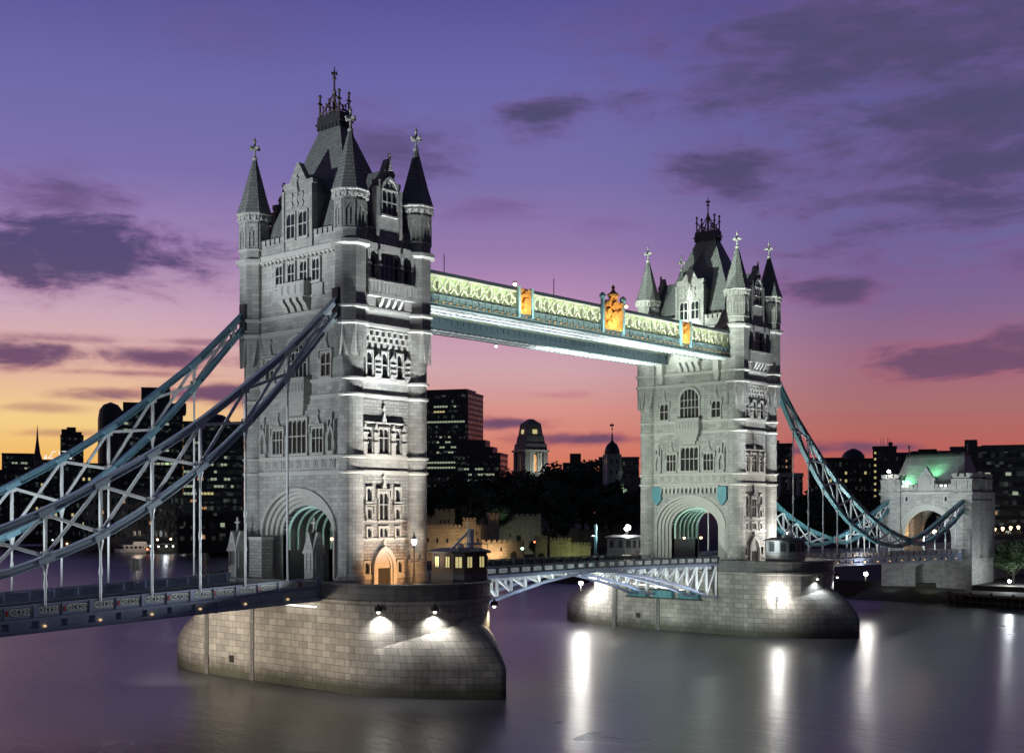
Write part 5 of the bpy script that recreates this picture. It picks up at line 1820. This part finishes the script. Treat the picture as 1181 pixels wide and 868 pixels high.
# far left
block('office_block', 'low flat-roofed dark block against the yellow sky at the far left', 365, 798, 22.5, 20, 6, 63, 'facade_dark', 14, 10, [(12, 3, 2), (12, 6, 2), (11, 7, 1)], ribbon=True)
t = block('tower_block', 'dark stepped residential tower standing above a rooftop neon sign', 418, 813, 17.4, 16, 6, 80, 'facade_brown', 18, 6, [(14, 1, 1), (15, 4, 1)], 'window_amber', ribbon=True, roofbits=((-8, -1, 5.5), (-4, 3, 7.2), (3, 7.5, 3.5)))
t = block('office_block', 'dark block with a white tangled neon sign on its roof', 390, 784, 22, 18, 6, 58.5, 'facade_dark', 13, 9, [(11, 2, 2)], ribbon=True)
b = MB()
zs = 60.2
for (u0, v0, u1, v1) in ((-10, 0, -7.5, 0), (-9.6, 0, -9, 2.4), (-8.4, 0, -8.0, 2.6), (-7, 0, -5, 2), (-5, 2, -4, 4.8), (-4, 4.8, -1, 5.6), (1, 6, 1.6, .6), (1.6, .6, 3, 0), (3, 5.5, 6, 5.5), (6, 5.5, 6.3, 3), (6.3, 3, 3, 2.6), (4, 0, 10, 0), (7, 1.5, 10.6, 1.8), (9, 0, 10.6, 1.6), (-6, .2, -3, .2)):
    b.bar((390 + u0, 784 - 9.5, zs + v0), (390 + u1, 784 - 9.5, zs + v1), .55)
b.build('neon_sign', 'neon_white', t)
t = thing('church_spire', 'slim dark church spire rising beside the neon sign', 'church spire', (392, 820, 6))
MB().box(388.5, 395.5, 816, 823, 5, 60).build('belfry', 'city_stone', t)
MB().lathe(392, 819.5, [(4.0, 60), (2.2, 66), (.9, 76), (.12, 88)], 8, pi / 8).build('spire', 'dark_lead', t)
block('warehouse', 'long dark riverside warehouse at the left edge', 246, 556, 32, 22, 4.5, 42, 'city_brick', 8, 12, scatter(8, 12, 5, 3, 1, 2), 'window_yellow')
block('warehouse', 'dark riverside warehouse second from the left edge, taller and plainer', 256, 512, 34, 20, 4.5, 45, 'facade_dark', 8, 12, scatter(8, 12, 4, 4, 1, 2), 'window_yellow')
t = block('office_block', 'tall dark office block with rounded shoulder behind the left chains', 303, 522, 40, 26, 6, 76, 'facade_dark', 18, 16, scatter(17, 16, 16, 5, 8, 3), 'window_pale', ribbon=True)
b = MB()
b.lathe(303 - 19.5, 509.5, [(7, 3), (7, 72), (6.2, 77), (4, 80), (.3, 81.5)], 20)
b.build('rounded_bay', 'facade_dark', t)
b = MB()
b.box(290, 325, 512, 535, 76.5, 82)
b.box(300, 316, 514, 533, 82, 91)
b.build('stepped_top', 'facade_dark', t)
t = block('office_block', 'black office block with many small lit windows beside the nearer tower', 258, 392, 28, 24, 4.5, 61.5, 'facade_dark', 16, 18,
          [(13, 3, 2), (12, 10, 1), (11, 5, 2), (11, 12, 1), (10, 8, 1), (10, 11, 2), (9, 0, 3), (9, 9, 1), (8, 0, 2, 'window_amber'), (8, 4, 2, 'window_amber'), (8, 8, 2), (8, 12, 2), (7, 0, 3), (7, 9, 3), (7, 14, 1), (6, 0, 4), (6, 5, 4, 'window_yellow'), (5, 2, 2, 'window_amber'), (4, 5, 2, 'window_amber')], 'window_pale', ribbon=True)
t = thing('domed_building', 'dark building with a shallow dome peeping over the black office block', 'building', (283, 424, 5))
MB().box(275, 291, 420, 432, 4, 64).build('wall', 'facade_brown', t)
MB().lathe(283, 424, [(7, 64), (6.6, 66), (5, 68), (2.5, 69.4), (.2, 69.8)], 20).build('dome', 'dark_lead', t)
block('custom_house', 'long pale-grey stone customs building low along the left bank', 246, 440, 50, 18, 4.5, 28, 'city_stone', 4, 20, [(2, 3, 1), (1, 12, 1), (3, 7, 1)], 'window_amber', roofbits=((-8, 8, 3),))
block('riverside_building', 'dark riverside building with zigzag roof lights, next to the nearer tower', 232, 352, 34, 16, 4.5, 17, 'facade_brown', 2, 8, [(1, 4, 1, 'window_pale'), (0, 2, 1, 'window_amber')], roofbits=((-10, -2, 2.4), (0, 6, 2.0)))
# centre
t = block('office_tower', 'tallest dark office tower between the bridge towers, with lit storey bands', 550, 514, 34.5, 34, 8, 104, 'facade_dark', 26, 16,
          [(23, 4, 5), (22, 4, 4, 'window_yellow'), (23, 11, 1), (20, 0, 15), (17, 6, 1), (17, 9, 1), (16, 5, 1), (16, 8, 2), (15, 6, 2), (15, 10, 2), (14, 5, 1), (14, 9, 2), (12, 0, 16), (11, 0, 16), (9, 4, 3), (8, 4, 8), (6, 3, 5, 'window_yellow'), (5, 1, 2)], ribbon=True, rot=facing(550, 514) + radians(-20), roofbits=((-16.5, 14, 3.2),))
t = block('office_block', 'mid-height dark stepped office block right of the tallest tower', 505, 444, 30, 26, 8, 57, 'facade_dark', 13, 16, [(10, 3, 2), (10, 7, 3), (9, 2, 4), (9, 8, 6), (8, 0, 5), (8, 7, 8), (7, 0, 8), (7, 10, 5), (6, 2, 10), (5, 9, 4)], ribbon=True, rot=facing(505, 444) + radians(-12), roofbits=((-14, 4, 9.5), (4, 9, 5)))
block('office_block', 'low dark block with a row of amber windows below the tallest tower', 402, 380, 30, 18, 8, 40, 'facade_brown', 8, 12, [(6, 1, 1), (6, 4, 1), (6, 7, 1), (6, 9, 2), (3, 3, 1), (2, 5, 1)], 'window_amber', roofbits=((-12, -4, 3), (4, 9, 2)))


def authority():
    x, y, z = 481, 381, 8
    t = thing('domed_office_building', 'floodlit stone tower of a monumental office building rising over the dark trees', 'building', (x, y, z))
    t.rotation_euler = (0, 0, facing(x, y) + radians(28))
    b = MB()
    b.box(x - 26, x + 26, y - 3, y + 20, z, 40)
    b.box(x - 7.4, x + 7.4, y - 7.4, y + 7.4, z, 43)
    b.box(x - 5.2, x + 5.2, y - 5.2, y + 5.2, 43, 57)
    for s in (-1, 1):
        for q in (-1, 1):
            b.box(x + s * 6.4 - 1.4, x + s * 6.4 + 1.4, y + q * 6.4 - 1.4, y + q * 6.4 + 1.4, 43, 56)
    b.build('wall', 'city_stone', t)
    b = MB()
    for F in (frame(x, y - 6.6, 1, 0), frame(x - 6.6, y, 0, -1), frame(x + 6.6, y, 0, 1)):
        for u in (-3.6, -1.9, 1.9, 3.6):
            p = F(u, 0, 0)
            b.lathe(p[0], p[1], [(.75, 43), (.62, 55.5)], 10)
    b.build('column', 'trim_stone', t)
    b = MB()
    b.box(x - 8.6, x + 8.6, y - 8.6, y + 8.6, 56, 57.2)
    b.build('cornice', 'trim_stone', t)
    b = MB()
    for (h0, h1, r0, r1) in ((57.2, 61, 7.6, 7.2), (61, 66, 6.6, 5.9), (66, 73.2, 5.6, 4.7), (73.2, 76.2, 4.7, 1.2)):
        b.loft([[(x - r, y - r, h), (x + r, y - r, h), (x + r, y + r, h), (x - r, y + r, h)] for r, h in ((r0, h0), (r1, h1))], True, True, True)
    b.build('stepped_roof', 'city_stone', t)
    for F in (frame(x, y - 5.2, 1, 0), frame(x - 5.2, y, 0, -1)):
        b = MB()
        b.fbox(F, -1.5, 1.5, 67, 69.6, .1, .5)
        b.build('lit_window', 'window_yellow', t)
        b = MB()
        b.prism(F, [(-1.3, 44)] + arc(0, 53, 1.3, 1.3, 8) + [(1.3, 44)], .05, .15)
        b.build('lit_niche', 'window_amber', t)
    return t


authority()
spot((468, 364, 41), (480, 378, 52), 5500, (0.85, 1, 0.85), 80, .8, .5)
spot((482, 362, 41), (483, 378, 52), 5500, WHITE, 80, .8, .5)
block('office_block', 'low black stepped silhouette behind the middle of the tree line', 610, 446, 22, 16, 10, 54, 'facade_dark', 8, 8, [], roofbits=((-6, 2, 7.5),))
block('stone_building', 'pale grey building behind the domed white turret', 388, 245, 19, 14, 10, 45, 'city_stone', 8, 9, [(5, 0, 1), (5, 5, 1), (5, 7, 1), (4, 0, 1), (3, 5, 2)], 'window_yellow')
# right of the far tower
block('tower_block', 'dark block with a few lit windows just right of the farther tower', 529, 236, 12, 12, 8, 57, 'facade_brown', 14, 6, [(11, 1, 1), (11, 4, 1), (10, 1, 1), (10, 4, 1), (9, 1, 1)], 'window_amber', roofbits=((-5.5, -1, 2.5),))
t = block('stone_building', 'classical building with pale columns low beside the farther tower', 405, 165, 16, 12, 8, 36, 'city_stone', 3, 6, [])
b = MB()
for k in range(4):
    b.lathe(405 - 6 + k * 4, 165 - 7.2, [(.8, 22), (.7, 35)], 10)
b.box(396.6, 413.4, 156.8, 159, 35, 36.8)
b.build('portico', 'trim_stone', t)
block('hotel', 'brown hotel with lit upper windows behind the turquoise chain', 472, 179, 16, 12, 8, 45.5, 'facade_brown', 9, 7, [(7, 4, 1), (6, 4, 1), (6, 6, 1), (5, 5, 1)], 'window_yellow')
t = block('hotel', 'long hotel with a shallow dome and lit gable, behind the turquoise chain', 500, 178, 24, 14, 8, 46, 'facade_brown', 9, 10, [(7, 2, 2), (6, 2, 2, 'window_yellow'), (7, 7, 1), (7, 9, 1), (3, 8, 2, 'window_yellow')], 'window_yellow')
MB().lathe(500, 178, [(6, 46), (5.6, 48.5), (4, 50.5), (1.6, 51.8), (.15, 52.2)], 20).build('dome', 'dark_lead', t)
t = block('office_block', 'slim black office block with one column of yellow windows left of the gatehouse', 396, 113, 9.4, 9, 8, 46, 'facade_dark', 14, 5, [(s, 0, 1) for s in range(6, 14)], 'window_yellow', roofbits=((5.5 - 4, 3.2, 2.5),))
b = MB()
for u in (-1.5, -.5, 1.2, 2.0):
    b.bar((396 + u, 113, 46.8), (396 + u, 113, 50.4), .15)
b.build('roof_mast', 'dark_iron', t)
block('office_block', 'long low black block directly behind the gatehouse roof', 584, 173, 36, 18, 8, 52, 'facade_dark', 9, 14, [], ribbon=True, roofbits=((-10, 12, 1.6), (-6, 4, 2.6)))
block('hotel', 'massive black building with scattered lit windows at the right edge', 388, 63, 34, 26, 5, 43.6, 'facade_dark', 10, 14,
      [(7, 1, 1), (7, 3, 1), (7, 5, 1), (7, 8, 1), (6, 1, 1, 'window_amber'), (5, 0, 1), (5, 2, 1), (5, 9, 1), (4, 0, 1), (3, 6, 1, 'window_amber'), (2, 4, 1, 'window_amber'), (1, 8, 1)], 'window_pale', ribbon=True, roofbits=((-12, -7.5, 3.6), (-6, 15, 1.4)))
block('office_block', 'dim block half hidden by trees left of the gatehouse', 455, 95, 60, 14, 8, 30, 'facade_brown', 4, 12, [(2, 4, 1), (2, 5, 1)], 'window_yellow')

# ------------------------------------------------------------------ old fortress on the bank


def fort(name, label, x, y, w, d, z0, z1, rot, slits=(), merlons=6, mat='old_stone', door=False, cat='fortress tower'):
    t = thing(name, label, cat, (x, y, z0))
    t.rotation_euler = (0, 0, rot)
    b = MB()
    b.box(x - w / 2, x + w / 2, y - d / 2, y + d / 2, z0 - 2, z1)
    b.box(x - w / 2 - .15, x + w / 2 + .15, y - d / 2 - .15, y + d / 2 + .15, z1 - .5, z1 - .15)
    b.build('wall', mat, t)
    b = MB()
    for F, L in ((frame(x, y - d / 2, 1, 0), w), (frame(x - w / 2, y, 0, -1), d), (frame(x + w / 2, y, 0, 1), d)):
        n = merlons if L == w else max(2, int(merlons * L / w))
        st = L / n
        b.fbox(F, -L / 2, L / 2, z1, z1 + .35, -.5, 0)
        for k in range(n):
            b.fbox(F, -L / 2 + st * (k + .12), -L / 2 + st * (k + .72), z1 + .35, z1 + 1.05, -.5, .02)
    b.build('battlement', mat, t)
    F = frame(x, y - d / 2, 1, 0)
    for (u, z, ww, hh) in slits:
        q = MB()
        q.fbox(F, u - ww / 2, u + ww / 2, z, z + hh, .01, .06)
        q.build('window', 'window_glass', t)
    if door:
        q = MB()
        q.prism(F, [(door - 1, z0)] + arc(door, z0 + 2, 1, 1, 10) + [(door + 1, z0)], .01, .06)
        q.build('door', 'dark_timber', t)
    return t


r0 = facing(190, 165)
fort('fortress_wall', 'amber-lit fortress wall with arch and small windows, just right of the nearer tower', 188.5, 168, 15, 6, 4, 14.4, r0, [(-4.6, 9.8, .7, 1.4), (-1.6, 9.6, .7, 1.4), (1.6, 9.6, .7, 1.4), (5.2, 9.6, .7, 1.4)], 12, door=-1.0, cat='fortress wall')
fort('fortress_tower', 'square amber-lit fortress tower between the two amber walls', 194.2, 161.5, 4.2, 5, 4, 16.6, r0, [(0, 9.6, .7, 1.6)], 4)
fort('fortress_wall', 'short amber-lit fortress wall between the square tower and the tall turret', 199, 160.5, 6.5, 5, 4, 14.6, r0, [(-1.2, 9.6, .6, 1.4), (1.6, 9.4, .6, 1.4), (-1.8, 12.2, .5, 1.0)], 5, cat='fortress wall')
t = thing('fortress_turret', 'round amber-lit turret, tallest of the amber fortress, beside the grey bastion', 'fortress turret', (201, 157, 4))
MB().lathe(201, 157, [(2.0, 2), (1.9, 8), (1.75, 17.2), (2.0, 17.6), (2.0, 18.2)], 20).build('wall', 'old_stone', t)
b = MB()
for k in range(8):
    a = 2 * pi * k / 8
    b.box(201 + 1.8 * cos(a) - .35, 201 + 1.8 * cos(a) + .35, 157 + 1.8 * sin(a) - .35, 157 + 1.8 * sin(a) + .35, 18.2, 19.2)
b.lathe(201, 157, [(2.05, 18.15), (2.05, 18.5)], 20)
b.build('battlement', 'old_stone', t)
fort('fortress_tower', 'dim fortress tower with twin turrets behind the amber wall', 214, 192, 7, 6, 5, 19.5, r0, [(-1.4, 15.5, .6, 1.3), (0, 15.5, .6, 1.3), (1.4, 15.5, .6, 1.3)], 4)
fort('fortress_wall', 'dim fortress curtain wall behind the amber wall, left end', 203, 192, 9, 5, 5, 17.2, r0, [(-1, 13.5, .6, 1.2)], 6, cat='fortress wall')
fort('fortress_bastion', 'broad grey-green lit bastion with flat battlements left of the bushy tree', 226, 169.5, 16.5, 12, 4, 17.8, r0 + .05, [(0.5, 9.2, 1.6, 2.2), (-2.4, 11, .5, 1.0)], 9, cat='fortress tower')
fort('fortress_wall', 'low amber fortress wall in front of the grey bastion', 197.5, 150, 13.5, 3, 4, 9.6, r0, [(-.5, 7, .6, 1.2)], 8, door=3.5, cat='fortress wall')
fort('fortress_gate', 'small lit gate arch at the left end of the green-lit wall', 193.5, 130.5, 3.6, 3, 4, 11.2, r0 - .05, [], 4, door=0.01)
fort('fortress_wall', 'green-lit crenellated wall stepping down to the right, before the dark trees', 197.5, 126.2, 6.5, 2, 4, 10.6, r0 - .1, [], 6, cat='fortress wall')
fort('fortress_wall', 'lowest green-lit crenellated wall, right end by the blue post', 201.5, 122.4, 7.5, 2, 4, 9.2, r0 - .1, [], 7, cat='fortress wall')
fort('fortress_wall', 'long dim grey curtain wall in front of the dark trees', 252, 158, 46, 4, 5, 12.6, r0 - .05, [], 26, cat='fortress wall')
for (a, p, w, c) in (((181, 155, 4.5), (187, 165, 9), 1400, (1.0, .58, .24)), ((187.5, 150, 4.5), (194, 160, 10), 1500, (1.0, .5, .18)), ((191, 147, 4.5), (200, 157, 12), 1700, (1.0, .52, .2)), ((184, 150, 5), (189, 167, 9), 700, (1.0, .6, .28)),
                     ((211, 153, 4.5), (224, 167, 11), 3600, (.85, 1.0, .78)), ((192, 143, 4.5), (197, 149, 7), 350, (1.0, .7, .25)), ((190, 118, 4.5), (197, 126, 8), 420, (.85, 1.0, .35)), ((195, 116, 4.5), (201, 122, 7), 420, (.8, 1.0, .4)), ((206, 172, 6), (214, 190, 16), 700, (1, .75, .5))):
    spot(a, p, w * 2.4, (c[0], (c[1] + .75) / 2, (c[2] + .45) / 2) if c[0] == 1.0 else c, 100, .9, .3)


def white_turret():
    x, y = 289, 175
    t = thing('domed_turret', 'white-lit square turret with lead cupola and weathervane above the dark trees', 'turret', (x, y, 8))
    t.rotation_euler = (0, 0, facing(x, y) + radians(18))
    b = MB()
    b.box(x - 2.6, x + 2.6, y - 2.6, y + 2.6, 8, 41.5)
    b.box(x - 2.8, x + 2.8, y - 2.8, y + 2.8, 41.2, 41.8)
    for s in (-1, 1):
        for q in (-1, 1):
            b.box(x + s * 2.5 - .4, x + s * 2.5 + .4, y + q * 2.5 - .4, y + q * 2.5 + .4, 8, 41.3)
    b.build('wall', 'trim_stone', t)
    for F in (frame(x, y - 2.6, 1, 0), frame(x - 2.6, y, 0, -1)):
        for z in (34.2, 38.2):
            for u in (-1.1, 1.1):
                q = MB()
                q.fbox(F, u - .3, u + .3, z, z + 1.4, .02, .08)
                q.build('window', 'window_glass', t)
    b = MB()
    b.lathe(x, y, [(2.9, 41.8), (3.0, 42.4), (2.7, 44), (1.9, 45.6), (.7, 46.6), (.35, 47.2), (.3, 49.5), (.12, 50)], 16)
    b.build('cupola', 'dark_lead', t)
    b = MB()
    b.bar((x, y, 50), (x, y, 54), .18)
    b.ball((x, y, 51.6), .35, 8)
    b.box(x - .9, x + .7, y - .05, y + .05, 52.6, 53.4)
    b.build('weathervane', 'dark_iron', t)
    b = MB()
    b.box(x + 4, x + 30, y + 2, y + 30, 8, 33)
    b.build('keep', 'city_stone', t)


white_turret()
spot((278, 160, 26), (288, 174, 38), 2600, (.95, 1.0, .92), 60, .8, .4)

# ------------------------------------------------------------------ trees


def crown_mesh(seed, rx, rz, n, leaf):
    r = random.Random(seed)
    v, f = [], []
    lobes = []
    for k in range(16):
        a, e, d = r.uniform(0, 2 * pi), r.uniform(-.7, 1.3), r.uniform(.35, .8)
        lobes.append((rx * d * cos(a) * cos(e * .7), rx * d * sin(a) * cos(e * .7), rz * d * sin(e), r.uniform(.28, .5)))
    for k in range(n):
        lx, ly, lz, s = r.choice(lobes)
        while True:
            p = Vector((r.uniform(-1, 1), r.uniform(-1, 1), r.uniform(-1, 1)))
            if .35 < p.length < 1:
                break
        c = Vector((lx + p.x * rx * s, ly + p.y * rx * s, lz + p.z * rz * s))
        d1 = Vector((r.gauss(0, 1), r.gauss(0, 1), r.gauss(0, .6))).normalized()
        d2 = d1.cross(Vector((r.gauss(0, 1), r.gauss(0, 1), r.gauss(0, 1)))).normalized()
        w = leaf * r.uniform(.6, 1.3)
        o = len(v)
        v += [tuple(c - d1 * w), tuple(c + d2 * w * .55), tuple(c + d1 * w), tuple(c - d2 * w * .55)]
        f.append((o, o + 1, o + 2, o + 3))
    me = bpy.data.meshes.new('crown')
    me.from_pydata(v, [], f)
    me.update()
    return me


CROWNS = [crown_mesh(11 + k, 7.5, 8.5, 3000, .62) for k in range(3)]
for c in CROWNS:
    c.materials.append(MATS['leaf_dark'])
TRUNKS = []
for k in range(2):
    r = random.Random(40 + k)
    b = MB()
    b.lathe(0, 0, [(.62, -1.5), (.5, 0), (.38, 5), (.25, 10)], 9)
    for j in range(6):
        a = 2 * pi * j / 6 + r.random()
        z = r.uniform(4.5, 8)
        b.tube([(0, 0, z), (2 * cos(a), 2 * sin(a), z + 2.5), (4.4 * cos(a), 4.4 * sin(a), z + 5)], .13, 5)
    o = b.build('trunk', 'bark')
    TRUNKS.append(o.data)
    bpy.data.objects.remove(o)


def tree(x, y, z0, ztop, label, k, group='dark trees behind the fortress', mesh=None, name='broadleaf_tree'):
    t = thing(name, label, 'tree', (x, y, z0), group)
    s = (ztop - z0) / 22.0
    t.scale = (s * 1.15, s * 1.15, s)
    t.rotation_euler = (0, 0, k * 1.7)
    o = bpy.data.objects.new('trunk', TRUNKS[k % 2])
    COL.objects.link(o)
    o.parent = t
    c = bpy.data.objects.new('crown', mesh or CROWNS[k % 3])
    COL.objects.link(c)
    c.parent = t
    c.location = (0, 0, 13.2)
    return t


TREES = [(241, 227, 30.9), (261, 235, 32.8), (281, 242, 35.8), (273, 222, 36.2), (285, 223, 37.6), (267, 198, 35.9), (288, 205, 38.7), (308, 212, 41.3), (296, 195, 40.8), (308, 197, 39.8), (279, 169, 33.3), (309, 181, 32.8),
         (226, 184, 27.2), (234, 175, 25.6), (242, 165, 28.1), (259, 162, 27.4), (251, 141, 24.0), (225, 200, 22.6), (237, 157, 19.5), (241, 145, 19.5), (272, 253, 28.6), (287, 160, 29.3), (240, 184, 24.2), (255, 150, 26), (262, 178, 31), (247, 195, 30), (228, 150, 15.5), (270, 150, 27)]
for k, (x, y, z) in enumerate(TREES):
    tree(x, y, 9.0, z, 'dark broadleaf tree in the black tree line behind the fortress', k)
TREES2 = [(278, 94, 23.9), (300, 100, 27.2), (295, 90, 28.5), (272, 72, 26.5), (275, 68, 25.1), (270, 59, 24.4), (303, 67, 25.4), (233, 55, 20.8), (262, 80, 22), (255, 62, 20), (285, 80, 26), (250, 45, 19), (310, 84, 26)]
for k, (x, y, z) in enumerate(TREES2):
    tree(x, y, 7.0, z, 'dark broadleaf tree between the farther tower and the gatehouse', k + 1, 'dark trees left of the gatehouse')
tree(213, 166, 9.5, 22.5, 'small tree lit green from below above the grey bastion', 2, 'lit trees')
spot((209, 160, 18.2), (213, 166, 20.5), 380, (.8, 1, .7), 90, .8)
bush = crown_mesh(77, 6.0, 5.0, 4200, .4)
bush.materials.append(MATS['leaf_mid'])
for k, (x, y, z0, z1, lab) in enumerate(((203, 141, 3.5, 12.6, 'dark bushy tree between the amber wall and the lit gate arch'), (199, 136.5, 3.5, 9.6, 'low dark bush just left of the lit gate arch'))):
    tree(x, y, z0, z1, lab, k, 'bushes by the fortress gate', bush, 'bushy_tree')
mesh2 = crown_mesh(91, 7.0, 7.5, 6000, .34)
mesh2.materials.append(MATS['leaf_mid'])
tree(181, -16.0, 2.2, 14.6, 'green tree lit from below right of the gatehouse', 1, 'lit trees', mesh2)
for k, (x, y, zt, lab) in enumerate(((190, -24, 13.0, 'dim tree at the right edge behind the lit tree'), (187, -12.5, 13.5, 'dim tree between the gatehouse side wall and the lit tree'), (185, -21, 11.5, 'low bushy tree just right of the lit tree'), (198, -17, 15.5, 'taller dark tree beneath the string of viaduct lamps'))):
    tree(x, y, 2.0, zt, lab, k, 'lit trees', mesh2)
for x, y, z, lab, m_, r, pw in ((174.5, -17.5, 4.6, 'bright white garden floodlight under the lit tree', 'lamp_flood', .3, 420), (177, -21.0, 4.9, 'second white garden floodlight, higher, right of the bright one', 'lamp_white', .3, 260)):
    bulb_thing('garden_floodlight', lab, 'floodlight', x, y, z, r, m_, 'floodlights under the tree')
    bulb((x - .6, y, z + .6), pw * 3, COOL, .3)
bulb_thing('gate_lamp', 'greenish lamp in the bush beside the gate arch', 'lamp', 194.0, 138.6, 8.2, .45, 'lamp_green')
bulb_thing('gate_lamp', 'reddish lamp at the head of the lit gate arch', 'lamp', 191.2, 131.2, 10.4, .35, 'lamp_red')
for k, (x, y, z, m_, lab) in enumerate(((232, 130, 10, 'lamp_warm', 'tiny warm lamp by the turquoise chain foot'), (186, 4, 15, 'lamp_warm', 'orange lamp seen through the gatehouse arch, right side'), (200, -2, 14, 'lamp_green', 'greenish lamp low behind the gatehouse hangers'), (340, 30, 18, 'lamp_warm', 'warm lamp under the trees right of the gatehouse, left one'), (338, 22, 20, 'lamp_warm', 'warm lamp under the trees right of the gatehouse, right one'),
                                        (380, 268, 25, 'lamp_warm', 'amber lamp low between the nearer tower and the tree line'), (372, 272, 29, 'lamp_green', 'cold lamp above the amber one, right of the nearer tower'))):
    bulb_thing('distant_lamp', lab, 'lamp', x, y, z, .5 if k < 5 else .8, m_, 'distant lamps on the bank')

# ------------------------------------------------------------------ boats and pontoons on the left bank


def boat(x, y, L, rot, label, lamps):
    t = thing('passenger_boat', label, 'boat', (x, y, 0), 'boats moored along the left bank')
    t.rotation_euler = (0, 0, rot)
    b = MB()
    rings = []
    for z, k in ((-.4, .86), (.4, .95), (1.7, 1.0)):
        rings.append([(x + L / 2 * u * k, y + w * k, z + (0.5 * max(0, -u) ** 3 if z > 1 else 0)) for u, w in ((-1, 0), (-.8, -1.6), (-.4, -2.6), (.9, -2.6), (1, -2.0), (1, 2.0), (.9, 2.6), (-.4, 2.6), (-.8, 1.6))])
    b.loft(rings, True, True, True)
    b.build('hull', 'hull_white', t)
    b = MB()
    b.box(x - L * .32, x + L * .45, y - 2.2, y + 2.2, 1.7, 3.7)
    b.box(x - L * .36, x + L * .47, y - 2.4, y + 2.4, 3.7, 3.9)
    b.box(x - L * .15, x + L * .1, y - 1.6, y + 1.6, 3.9, 5.4)
    b.build('deckhouse', 'hull_white', t)
    q = MB()
    for k in range(9):
        u = x - L * .29 + k * L * .08
        q.box(u, u + L * .055, y - 2.25, y - 2.18, 2.2, 3.3)
    q.build('cabin_windows', 'window_glass', t)
    for u, z, m_ in lamps:
        q = MB()
        q.ball((x + u, y - 2.5, z), .35, 8)
        q.build('deck_lamp', m_, t)
    return t


rb = facing(229, 408)
boat(228.5, 408, 25, rb, 'grey-white passenger boat with one yellow window, moored at the left bank', [(1.5, 2.8, 'window_yellow'), (10, 2.6, 'lamp_red')])
boat(236, 452, 20, rb, 'dark passenger boat moored left of the grey-white one', [(2, 3, 'window_yellow')])


def pontoon(x, y, L, rot, label, lamps):
    t = thing('landing_pontoon', label, 'pontoon', (x, y, 0), 'landing pontoons on the left bank')
    t.rotation_euler = (0, 0, rot)
    MB().box(x - L / 2, x + L / 2, y - 3, y + 3, -.3, 1.2).build('deck', 'dark_timber', t)
    b = MB()
    b.box(x - L * .42, x + L * .42, y - 2, y + 2, 4.2, 4.6)
    for k in range(6):
        b.box(x - L * .4 + k * L * .16 - .1, x - L * .4 + k * L * .16 + .1, y - 1.9, y - 1.7, 1.2, 4.2)
    b.box(x - L * .4, x + L * .4, y + .5, y + 1.9, 1.2, 4.2)
    b.build('shelter', 'facade_brown', t)
    for u, z, m_ in lamps:
        q = MB()
        q.ball((x + u, y - 2.2, z), .42, 8)
        q.build('pontoon_lamp', m_, t)


bulb((226, 384, 7), 1600, COOL, .4)
bulb((221, 400, 9), 1500, (1, .8, .6), .4)
pontoon(231.5, 390, 20, rb, 'landing pontoon with a row of white lamps between the chains and the nearer tower', [(-8, 3.6, 'lamp_white'), (-4.5, 3.4, 'lamp_white'), (-1, 3.5, 'lamp_white'), (2, 3.5, 'lamp_white'), (6.5, 3.3, 'lamp_white'), (7.2, 3.0, 'lamp_white'), (-5, 6.6, 'lamp_warm'), (1, 6.8, 'lamp_warm'), (-9.5, 2.2, 'lamp_red')])
pontoon(229, 488, 18, rb, 'farther landing pontoon with white-lit kiosk, left of the boats', [(-5, 5, 'lamp_white'), (-2, 5, 'lamp_white'), (1, 5, 'lamp_white'), (5, 3, 'lamp_warm')])
pontoon(236, 358, 12, rb, 'small pontoon with two cold lamps close left of the nearer tower', [(-2, 6, 'lamp_green'), (3, 6, 'lamp_green'), (1, 3.5, 'lamp_green')])
